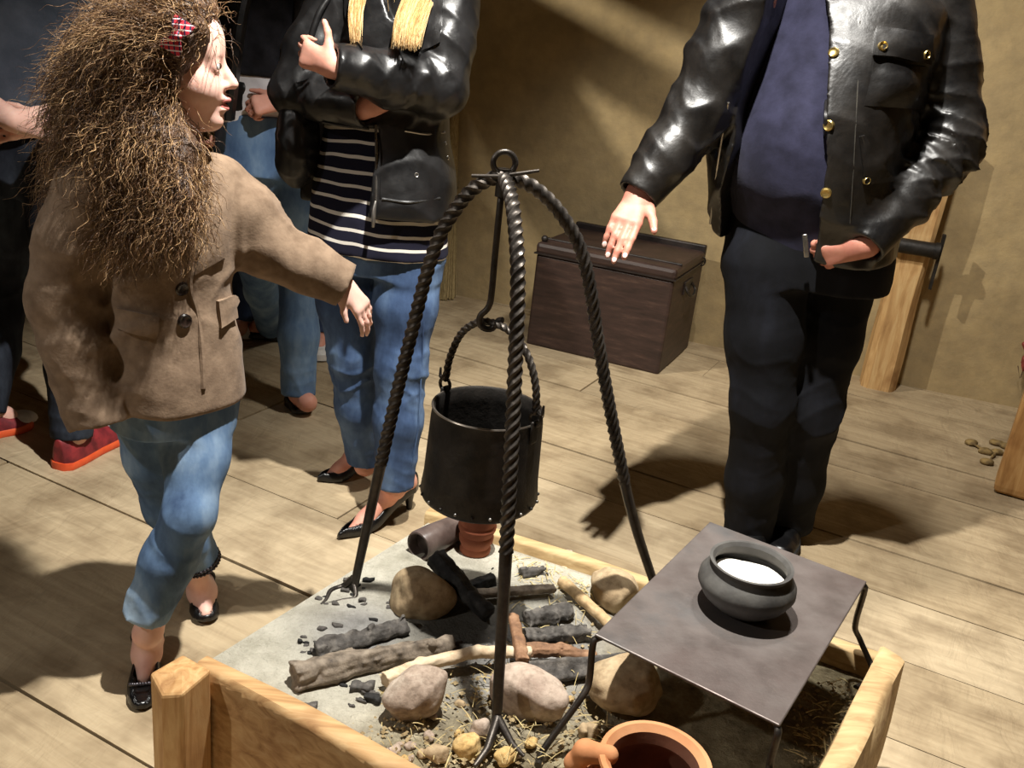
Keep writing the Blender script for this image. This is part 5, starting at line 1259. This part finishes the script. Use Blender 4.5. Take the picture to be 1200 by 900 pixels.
    for sg, q, m_, w0, w1 in ((1, at(476, 50, 2.215), 2000, .042, .032), (-1, at(417, 46, 2.26), 500, .024, .012)):
        rg = np.random.default_rng(60 + sg); n = 30; tt = np.linspace(0, 1, n)
        path = smoothpath([p(.01, .02 * sg, .125), p(.02, .072 * sg, .085), p(.02, .094 * sg, .01), p(.015, .094 * sg, -.06), p(.04, .078 * sg, -.14), q * .6 + p(.06, .075 * sg, -.14) * .4 - V(0, .015, 0), q], n)
        m2 = MB()
        for i in range(m_):
            a_, r_ = rg.uniform(0, 6.28), math.sqrt(rg.uniform(.1, 1)); e = 1.06 - .42 * r_ * rg.uniform(0, 1) ** .7; w = np.interp(tt, [0, .4, 1], [.035, w0, w1]) * r_
            wv = .004 * np.sin(9 * tt + rg.uniform(0, 6.28)) * tt
            P = np.stack([np.interp(tt * min(e, 1), tt, path[:, k]) for k in range(3)], 1)
            P[:, 0] += w * math.cos(a_) + wv; P[:, 1] += w * .55 * math.sin(a_); P[-1, 2] -= max(0, e - 1) * .3
            m2.tube(P, np.interp(tt, [0, .85, 1], [.0011, .0010, .0003]), 3, caps=False)
        m2.build('hair_lock', HB, ho)
    rg = np.random.default_rng(66); P, Nn = mesh_points(ho, 2600, 4); ok = np.array([((q_ - hc) @ ax[0]) < .05 and q_[2] > hc[2] - .12 for q_ in P]); P, Nn = P[ok], Nn[ok]
    D = Nn * .12 + V(0, 0, -1) - ax[0] * .25 + rg.normal(size=P.shape) * .08; D /= np.linalg.norm(D, axis=1, keepdims=True)
    strands('long_hair', HB, ho, P, D, rg.uniform(.12, .24, len(P)), (.002, 30.), .0010, 13, 14, 1.0)
    # shoulder bag at her side
    b = F(at(350, 175, 2.42) - V(.12, .12, .16), at(350, 175, 2.42) + V(.12, .12, .16), .005)
    bc = at(351, 172, 2.41); b.ell(bc, V(.048, .085, .105), (l, fw, UPV), .01); b.boxr(bc + V(0, 0, .02), (.036, .075, .09), (l, fw, UPV), .03, .03); b.disp(folds(71, V(.3, .2, 1), 55, .004))
    bg = empty('shoulder_bag', bc - V(0, 0, .1), "black leather shoulder bag hanging beside the woman's striped shirt", 'bag')
    bo = b.build('bag_body', LEA, bg)
    MB().tube(smoothpath([bc + V(0, -.05, .08), at(352, 100, 2.35), at(372, 20, 2.37), at(394, -14, 2.40)], 30), .008, 8).build('bag_strap', LEA, bg)
person_woman()
# ------------------------------------------------------------------ the man in the leather jacket
def person_man():
    Y0 = 2.50; fw = nrm(V(-.50, -.87, 0)); l = left_of(fw)
    root = empty('person', flo(895, 640), 'stout man in black leather jacket and navy shirt pointing down at the hearth', 'person')
    JEAN = denim('dark_navy_jeans', (7, 8, 11), (13, 14, 19), (26, 28, 36))
    s = 1.04; hc = at(1000, -165, 2.42); hf = nrm(V(-.55, -.75, -.3))
    shR, elR, wrR = at(880, 0, 2.40), at(815, 135, 2.36), at(749, 226, 2.27)
    shL, elL, wrL = at(1090, -5, 2.55), at(1112, 165, 2.45), at(1014, 287, 2.27)
    hipR, knR, anR = at(898, 310, 2.46), at(893, 475, 2.42), at(876, 640, 2.50)
    hipL, knL, anL = at(982, 310, 2.54), at(948, 480, 2.48), at(918, 640, 2.60)
    f = F(V(.0, 1.85, 0), V(1.4, 2.95, 1.92), .0045)
    p, ax = head(f, hc, hf, UPV, s)
    f.cone(p(-.02, 0, -.07), at(985, -25, 2.5), .062, .068, .03)
    f.loft([ring(880, 1000, 300, Y0, .8), ring(880, 1030, 180, Y0, .8), ring(900, 1060, 60, Y0, .6), ring(900, 1080, -10, Y0, .45)], l, fw, .03)
    for a, b, c in ((shL, elL, wrL), (shR, elR, wrR)): f.chain([(a, .06), (b, .046), (c, .032)], .02)
    for a, b, c in ((hipL, knL, anL), (hipR, knR, anR)): f.chain([(a, .08), (b, .058), (c, .038)], .02)
    # pointing hand: palm down, index and the rest loosely extended together, thumb apart
    tipT = min((at(716, 290, y_) for y_ in np.linspace(1.95, 2.27, 60)), key=lambda q: abs(np.linalg.norm(q - wrR) - .178))
    tips = hand(f, wrR + V(.002, -.004, -.004), nrm(tipT - wrR), nrm(V(.25, .85, -.35)), 1.0, (7, 10, 14, 18), -1, .8, (34, -5), .0098)
    hand(f, wrL + V(-.012, -.004, -.006), nrm(V(-.84, .16, -.40)), nrm(V(.25, .9, .3)), .90, (68, 70, 70, 70), 1, 0, (12, 40), .0098)
    f.build('body', SKIN['tan'], root); eyes(root, p, ax, s)
    NAIL = two('fingernail', (232, 196, 186), (244, 214, 206), 90, .3, 0, 0)
    for (q, dv) in tips:
        n_ = nrm(np.cross(dv, np.cross(-ray(720, 260), dv))); t_ = np.cross(n_, dv)
        m_ = F(q - .02, q + .02, .0012); m_.ell(q - dv * .003 + n_ * .0062, (.0075, .0058, .0016), (dv, t_, n_), 0); m_.build('fingernail', NAIL, root, 0)
    # shoes
    for ank, dx in ((anR, V(-.02, -.14, 0)), (anL, V(-.05, -.13, 0))):
        heel = ank * V(1, 1, 0) - nrm(dx) * .07; shoe(root, heel, heel + nrm(dx) * .29, .05, .062, 0, 'shoe', SHOE, two('dark_rubber', (18, 18, 18), (30, 30, 30), 30, .8, 0, 0), False, False, .003, True)
    j = F(V(.4, 2.1, .0), V(1.3, 2.95, 1.15), .0055)
    j.loft([ring(846, 1038, 325, Y0, .8), ring(850, 1046, 285, Y0, .8), ring(856, 1040, 230, Y0, .78)], l, fw, .03)
    for hip, kn, an, w, r in ((hipR, knR, anR, 1, 1), (hipL, knL, anL, -1, 1)):
        j.chain([(hip, .112), ((hip + kn) / 2, .100), (kn, .084), (kn * .5 + an * .5, .078), (an + V(0, 0, -.03), .070)], .035)
        j.disp(folds(80 + w, V(.4 * w, .2, 1), 46, .009, kn, .16)); j.disp(folds(83 + w, V(.4 * w, 0, 1), 60, .008, an + V(0, 0, .06), .12)); j.disp(folds(86 + w, V(.7 * w, .3, 1), 34, .007, hip - V(0, 0, .1), .2))
    j.cut(lambda x, y, z: z - .03 + 0 * x + 0 * y)
    j.build('jeans', JEAN, root)
    # navy pullover
    SHN = cloth('navy_jersey', (30, 30, 46), (44, 44, 64), 20, .85, .2)
    t = F(V(.35, 1.9, .75), V(1.4, 2.95, 1.52), .006)
    t.loft([ring(862, 1040, 292, Y0, .86), ring(858, 1044, 260, Y0, .92), ring(852, 1048, 215, Y0, 1.08), ring(856, 1054, 160, Y0, 1.12), ring(872, 1066, 100, Y0, 1.0), ring(884, 1078, 40, Y0, .78), ring(900, 1076, -5, Y0, .62), ring(950, 1040, -30, Y0, .6)], l, fw, .02, 2.2, 'u', .02)
    t.disp(folds(91, V(.25, 0, 1), 60, .005, at(880, 60, 2.2), .16)); t.disp(folds(92, V(.2, 0, 1), 45, .004, at(900, 240, 2.2), .15))
    to = t.build('pullover', SHN, root)
    # jacket
    c = F(V(.0, 1.85, .78), V(1.45, 3.0, 1.62), .0055)
    c.loft([ring(836, 1046, 287, Y0, .88), ring(834, 1050, 255, Y0, .94), ring(834, 1058, 200, Y0, 1.10), ring(838, 1064, 150, Y0, 1.14), ring(852, 1080, 90, Y0, 1.04), ring(868, 1100, 30, Y0, .80), ring(886, 1092, -10, Y0, .66), ring(940, 1050, -34, Y0, .7)], l, fw, .02, 2.4, 'u', .012)
    for sh, el, wr, w in ((shR, elR, wrR, 1), (shL, elL, wrL, -1)):
        d = nrm(wr - el); k = 1.0 if w > 0 else 1.06
        c.sleeve([(sh, .093 * k), ((sh + el) / 2, .086 * k), (el, .077 * k), ((el + wr) / 2, .066 * k), (wr + d * .02, .052)], .03, wr, d, .010, .040)
    c.disp(folds(101, nrm(elR - wrR), 74, .015, elR * .7 + wrR * .3, .11)); c.disp(folds(102, nrm(shR - elR) + V(.5, 0, 0), 50, .013, (shR + elR) / 2, .17)); c.disp(folds(103, nrm(shL - elL) + V(.5, 0, 0), 60, .016, elL, .2)); c.disp(folds(104, nrm(elL - wrL), 60, .015, elL * .6 + wrL * .4, .13)); c.disp(folds(105, V(.4, 0, 1), 26, .006))
    # the open front: from the right panel's edge to the left panel's edge, cut back to the pullover
    def opening(x, y, z):
        u = x * l[0] + y * l[1]; w = x * fw[0] + y * fw[1]
        cu, cw = oc @ l, oc @ fw
        zl = np.interp(z, zs, ul).astype(np.float32); zr = np.interp(z, zs, ur).astype(np.float32)
        return np.maximum(np.maximum(u - zr, zl - u), -(w - cw))
    oc = at(950, 150, Y0)
    R_edge = [(826, 268), (840, 225), (858, 160), (862, 120), (872, 70), (890, 20), (905, -30)]
    L_edge = [(952, 290), (960, 258), (967, 200), (967, 140), (970, 80), (972, 30), (968, -30)]
    zs, ul, ur = [], [], []
    for (xa, ya), (xb, yb) in zip(R_edge, L_edge):
        yy = (ya + yb) / 2; qa = hit(c, xa + 4, ya); qb = hit(c, xb, yb)
        if qa is None: qa = at(xa, ya, 2.36)
        if qb is None: qb = at(xb, yb, 2.25)
        zs.append((qa[2] + qb[2]) / 2); ul.append(qa @ l); ur.append(qb @ l)
    o_ = np.argsort(zs); zs, ul, ur = np.array(zs)[o_], np.array(ul)[o_], np.array(ur)[o_]
    zs[0] = .5
    c.cut(opening)
    co = c.build('leather_jacket', LEAB, root)
    strip(c, [(969, 20), (970, 80), (968, 140), (966, 200), (958, 256), (953, 282)], .006, .0, 'front_edge', LEAB, co)
    strip(c, [(1008, 25), (1006, 80), (1003, 140), (1000, 200), (996, 262)], .0014, .0005, 'stitching', two('worn_stitch', (40, 37, 32), (60, 56, 48), 60, .8, 0, 0), co)
    for x, y in ((977, 62), (971, 147), (968, 226)): button(c, x, y, .0125, BRASS, co, 'snap_button', .006)
    decal(c, [(1024, 72), (1086, 78), (1083, 128), (1012, 124)], .004, (12, 10), 'chest_pocket', LEAB, co, .012, .018)
    pf = decal(c, [(1026, 34), (1088, 42), (1085, 74), (1022, 66)], .016, (10, 6), 'pocket_flap', LEAB, co, .02, .004)
    for x, y in ((1031, 58), (1078, 64)): button(c, x, y, .0115, BRASS, co, 'snap_button', .022)
    decal(c, [(1006, 160), (1012, 158), (1046, 212), (1012, 216)], .006, (6, 8), 'hand_pocket', LEAB, co, .010)
    button(c, 1014, 211, .010, BRASS, co, 'snap_button', .010)
    # swinging right panel, seen edge on with its zip
    pl = decal(c, [(826, 268), (836, 262), (862, 120), (850, 118)], .004, (4, 14), 'front_panel_facing', LEAB, co, .012)
    strip(c, [(852, 120), (843, 190), (834, 262)], .003, .004, 'zip', STEEL, co)
    # turned collar
    MB().tube([at(992, -34, 2.47) + V(.085 * math.cos(t_), .075 * math.sin(t_), .012 * math.sin(t_) + .01) for t_ in np.linspace(-.9, math.pi + .9, 30)], .022, 8, lambda t: .5 + .5 * abs(math.cos(t))).build('collar', LEAB, co)
    # key fob clipped at the waist
    k = at(944, 288, 2.27); MB().box(k, (.012, .006, .055), (nrm(V(1, -.2, .3)), V(0, 1, 0), V(-.3, 0, 1))).build('steel_belt_clip', STEEL, root, bevel=.002)
    HB = hairmat('grey_brown_hair', (64, 58, 52), (98, 90, 82), (136, 128, 118), .5)
    h = F(hc - .22, hc + .22, .006); h.ell(p(-.022, 0, .04), V(.104, .084, .092) * s, ax, .02); h.ell(p(.105, 0, -.02), V(.085, .085, .10) * s, ax, .01, 's'); h.ell(p(.02, 0, -.10), V(.10, .12, .075) * s, ax, .01, 's'); h.disp(folds(111, V(1, .3, .2), 160, .002)); h.build('hair', HB, root)
person_man()
# ------------------------------------------------------------------ people standing behind
def figure(label, base, Y0, fw, hc, sh, arms, legs, mats, build=1., skin='warm', hair=None, shoes=None, open_front=None, head_dir=None, rings_top=None, top_name='shirt', h=.0065, hand_dirs=None, curl=(20, 24, 26, 28)):
    l = left_of(fw); root = empty('person', base, label, 'person')
    allp = [hc + .2, hc - .2, base] + [q for a in arms for q in a[:3]] + [q for a in legs for q in a[:3]]
    lo, hi = bbox(allp, .22); lo[2] = 0
    f = F(lo, hi, h); p, ax = head(f, hc, head_dir if head_dir is not None else fw, UPV, 1.0)
    nk = (sh[0] + sh[1]) / 2; f.cone(p(-.02, 0, -.07), nk, .05, .06, .03)
    hips = (legs[0][0] + legs[1][0]) / 2
    f.loft([(hips, .13, .09), (hips * .5 + nk * .5, .11, .07), (nk - V(0, 0, .05), .13, .06)], l, fw, .03)
    for a, b, c in arms: f.chain([(a, .045), (b, .037), (c, .027)], .02)
    for a, b, c, toe in legs:
        f.chain([(a, .07), (b, .05), (c, .034)], .02); d = nrm((toe - c) * V(1, 1, 0)); f.chain([(c, .032), (c * V(1, 1, 0) + d * .06 + V(0, 0, .05), .030), (toe * V(1, 1, 0) - d * .04 + V(0, 0, .026), .018)], .02)
    for i, (a, b, c) in enumerate(arms):
        hd = (hand_dirs or {}).get(i) or (nrm(c - b), nrm(-l if i == 0 else l)); hand(f, c + hd[0] * .01, hd[0], hd[1], .92, curl, 1 if i == 0 else -1, 3)
    f.build('body', SKIN[skin], root); eyes(root, p, ax, 1.)
    hh = F(hc - .22, hc + .22, .007); hh.ell(p(-.022, 0, .04), V(.106, .086, .094), ax, .02); hh.ell(p(.105, 0, -.02), V(.085, .085, .10), ax, .01, 's'); hh.ell(p(.02, 0, -.10), V(.10, .12, .075), ax, .01, 's'); hh.disp(folds(111, V(1, .3, .2), 160, .002)); hh.build('hair', hair, root)
    j = F(lo, hi, h); j.loft([(hips - V(0, 0, .08), .185 * build, .125), (hips, .18 * build, .122), (hips + V(0, 0, .12), .165 * build, .115)], l, fw, .03)
    for i, (a, b, c, toe) in enumerate(legs):
        j.chain([(a, .092 * build), ((a + b) / 2, .085 * build), (b, .070), (b * .5 + c * .5, .068), (c, .060)], .03)
        j.disp(folds(200 + i, V(.3, .2, 1), 60, .008, b, .15)); j.disp(folds(204 + i, V(.3, .2, 1), 70, .007, c + V(0, 0, .07), .1))
        a_ = nrm(c - b); j.op(lambda x, y, z, c=c, a_=a_: (c[0] - x) * a_[0] + (c[1] - y) * a_[1] + (c[2] - z) * a_[2], c - V(.1, .1, .1), c + V(.1, .1, .0), 0, 's')
    j.build('jeans', mats['jeans'], root)
    for i, (a, b, c, toe) in enumerate(legs):
        d = nrm((toe - c) * V(1, 1, 0)); heel = c * V(1, 1, 0) - d * .06; L = np.linalg.norm((toe - heel)[:2]); k = shoes
        so, sf = shoe(root, heel, heel + d * L, k.get('w', .046), k.get('hgt', .055), 0, k['name'], k['mat'], k.get('sole'), k.get('open', False), False, .003, k.get('boot', False))
        if k.get('toecap'):
            m_ = F(heel - .3, heel + .3, .004); t_ = V(-d[1], d[0], 0); q = heel + d * L * .80 + V(0, 0, .026)
            m_.ell(q, (.062, .042, .032), (d, t_, UPV), 0); m_.cut(lambda x, y, z: z - .022 + 0 * x + 0 * y); m_.build('toe_cap', k['toecap'], so)
        if k.get('laces'):
            mb = MB(); t_ = V(-d[1], d[0], 0)
            for n_ in range(5):
                q = heel + d * L * (.42 + .07 * n_) + V(0, 0, .066 - .007 * n_); mb.tube(smoothpath([q - t_ * .026 - V(0, 0, .012), q + V(0, 0, .004), q + t_ * .026 - V(0, 0, .012)], 8), .004, 6)
            mb.build('laces', k['laces'], so)
    t = F(lo, hi, h); t.loft(rings_top, l, fw, .02, 2.3, 'u', .012)
    sl = mats.get('sleeve', 1)
    for i, (a, b, c) in enumerate(arms):
        d = nrm(c - b); 
        if mats.get('short'):
            e = a * .2 + b * .8; t.sleeve([(a, .082), (e, .080)], .03, e, nrm(b - a), 0., .06)
        else:
            t.sleeve([(a, .078), (b, .066), (c + d * .02, .05)], .03, c, d, .006, .037)
            t.disp(folds(230 + i, nrm(a - b), 50, .009, (a + b) / 2, .16)); t.disp(folds(233 + i, nrm(c - b), 55, .008, (c + b) / 2, .13))
    t.disp(folds(240, V(.4, .1, 1), 30, .006))
    return root, t, p, ax, l
DKH = hairmat('dark_brown_hair', (34, 26, 22), (58, 44, 36), (90, 70, 54), .45)
# woman in a leather jacket between the girl and the striped shirt
Y4 = 3.22; fw4 = nrm(V(.12, -.99, 0))
LB = denim('light_blue_jeans', (66, 92, 132), (104, 134, 172), (150, 178, 206))
hip = (at(292, 150, Y4), at(342, 152, Y4))
legs4 = [(at(338, 175, Y4), at(350, 320, 3.16), flo(350, 462, .06), flo(360, 487)), (at(292, 175, Y4), at(296, 290, 3.24), flo(318, 382, .06), flo(285, 394))]
r4, t4, p4_, ax4, l4 = figure('woman in black leather jacket and light blue jeans behind the reaching girl', flo(330, 440), Y4, fw4, at(310, -100, 3.2), (at(352, -10, Y4), at(262, -12, Y4)),
    [(at(356, 12, Y4), at(372, 90, 3.2), at(334, 118, 3.08)), (at(262, 10, Y4), at(246, 75, 3.2), at(236, 128, 3.14))], legs4, {'jeans': LB}, 1.0, 'warm', DKH,
    {'name': 'flat_shoe', 'mat': SHOE, 'open': True, 'w': .042, 'hgt': .05}, rings_top=[ring(244, 372, 132, Y4, .62), ring(246, 368, 80, Y4, .62), ring(248, 370, 20, Y4, .55), ring(258, 360, -12, Y4, .5), ring(292, 326, -24, Y4, .7)], top_name='leather_jacket', curl=(62, 64, 66, 66), hand_dirs={0: (nrm(V(-.75, -.3, -.2)), nrm(V(-.1, .8, -.5)))})
q4 = at(290, 60, 3.05) @ l4; q4b = at(338, 60, 3.05) @ l4
t4.cut(lambda x, y, z: np.maximum(np.maximum(q4 - .015 - (x * l4[0] + y * l4[1]), (x * l4[0] + y * l4[1]) - q4b), -((x * fw4[0] + y * fw4[1]) - (at(310, 60, Y4) @ fw4) + .02)))
co4 = t4.build('leather_jacket', LEA, r4)
def inner(name, rings, mat, root, l, fw, seed):
    t = F(V(-1.6, 2.5, .5), V(-.2, 3.8, 1.6), .007); t.loft(rings, l, fw, .02, 2.3, 'u', .012); t.disp(folds(seed, V(.4, 0, 1), 40, .006)); t.build(name, mat, root)
inner('white_shirt', [ring(254, 358, 146, Y4, .76), ring(254, 358, 100, Y4, .76), ring(262, 354, 20, Y4, .66)], cloth('white_cotton', (214, 212, 216), (238, 236, 238)), r4, l4, fw4, 301)
inner('dark_jumper', [ring(252, 360, 88, Y4, .80), ring(252, 360, 50, Y4, .78), ring(262, 354, -12, Y4, .66)], cloth('charcoal_knit', (22, 22, 26), (44, 44, 50)), r4, l4, fw4, 302)
MB().tube(smoothpath([at(290, -14, 3.02), at(283, 20, 3.0), at(276, 70, 2.99), at(268, 140, 3.0)], 24), .026, 10, lambda a: .35 + .65 * abs(math.cos(a))).build('jacket_front_edge', LEA, r4)
# the one whose white trainers show between legs
Y5 = 3.86; fw5 = nrm(V(.1, -.99, 0)); DJ = denim('dark_blue_jeans', (26, 34, 54), (46, 58, 86), (70, 86, 118))
WS = two('white_trainer', (206, 204, 200), (232, 230, 226), 30, .6, 0, .1)
legs5 = [(at(372, 150, Y5), at(374, 270, 3.84), flo(372, 388, .08), flo(377, 424)), (at(322, 150, Y5), at(300, 262, 3.84), flo(284, 372, .08), flo(280, 398))]
hc5 = at(345, -95, Y5)
r5, t5, _, _, _ = figure('person in black top wearing white trainers, mostly hidden behind the two women', flo(330, 390), Y5, fw5, hc5, (at(388, -10, Y5), at(306, -12, Y5)),
    [(at(392, 12, Y5), at(400, 90, Y5), at(396, 160, 3.75)), (at(302, 10, Y5), at(294, 85, Y5), at(298, 155, 3.75))], legs5, {'jeans': DJ}, 1.0, 'warm', DKH,
    {'name': 'trainer', 'mat': WS, 'sole': WS, 'laces': WS, 'w': .05, 'hgt': .06, 'boot': True}, rings_top=[ring(290, 402, 150, Y5, .66), ring(296, 398, 70, Y5, .62), ring(298, 396, 10, Y5, .55), ring(318, 378, -14, Y5, .6)])
t5.build('jumper', cloth('black_knit', (14, 14, 16), (30, 30, 34)), r5)
# grey T-shirt at the left edge
Y6 = 2.55; fw6 = nrm(V(.55, -.83, 0)); GT = cloth('slate_grey_jersey', (62, 70, 82), (86, 94, 108), 12)
BJ = denim('black_jeans', (16, 18, 24), (34, 38, 48), (64, 72, 84))
RS = two('dark_red_trainer', (96, 26, 34), (150, 46, 52), 26, .6, 0, .15); OS = two('orange_rubber_sole', (226, 84, 44), (240, 104, 56), 20, .5, 0, 0)
legs6 = [(at(62, 190, 2.60), at(82, 345, 2.60), flo(84, 512, .085), flo(148, 506)), (at(2, 190, 2.70), at(6, 340, 2.78), flo(-18, 482, .085), flo(36, 498))]
r6, t6, p6_, ax6, l6 = figure('person in slate grey T-shirt and orange soled trainers behind the girl', flo(40, 510), Y6, fw6, at(55, -155, 2.5), (at(98, -45, 2.62), at(-12, -50, 2.5)),
    [(at(100, -25, 2.62), at(112, 90, 2.60), at(60, 146, 2.40)), (at(-18, -28, 2.48), at(-52, 100, 2.42), at(18, 142, 2.30))], legs6, {'jeans': BJ, 'short': True}, 1.0, 'fair', DKH,
    {'name': 'trainer', 'mat': RS, 'sole': OS, 'toecap': WS, 'laces': WS, 'w': .052, 'hgt': .062, 'boot': True}, rings_top=[ring(-28, 104, 128, Y6, .62), ring(-28, 104, 60, Y6, .62), ring(-30, 106, -10, Y6, .58), ring(-20, 98, -55, Y6, .5), ring(20, 62, -74, Y6, .7)], hand_dirs={0: (nrm(V(-.8, -.4, -.1)), nrm(V(.1, .9, -.3))), 1: (nrm(V(.85, .1, -.1)), nrm(V(0, .9, -.3)))})
t6.build('t_shirt', GT, r6)
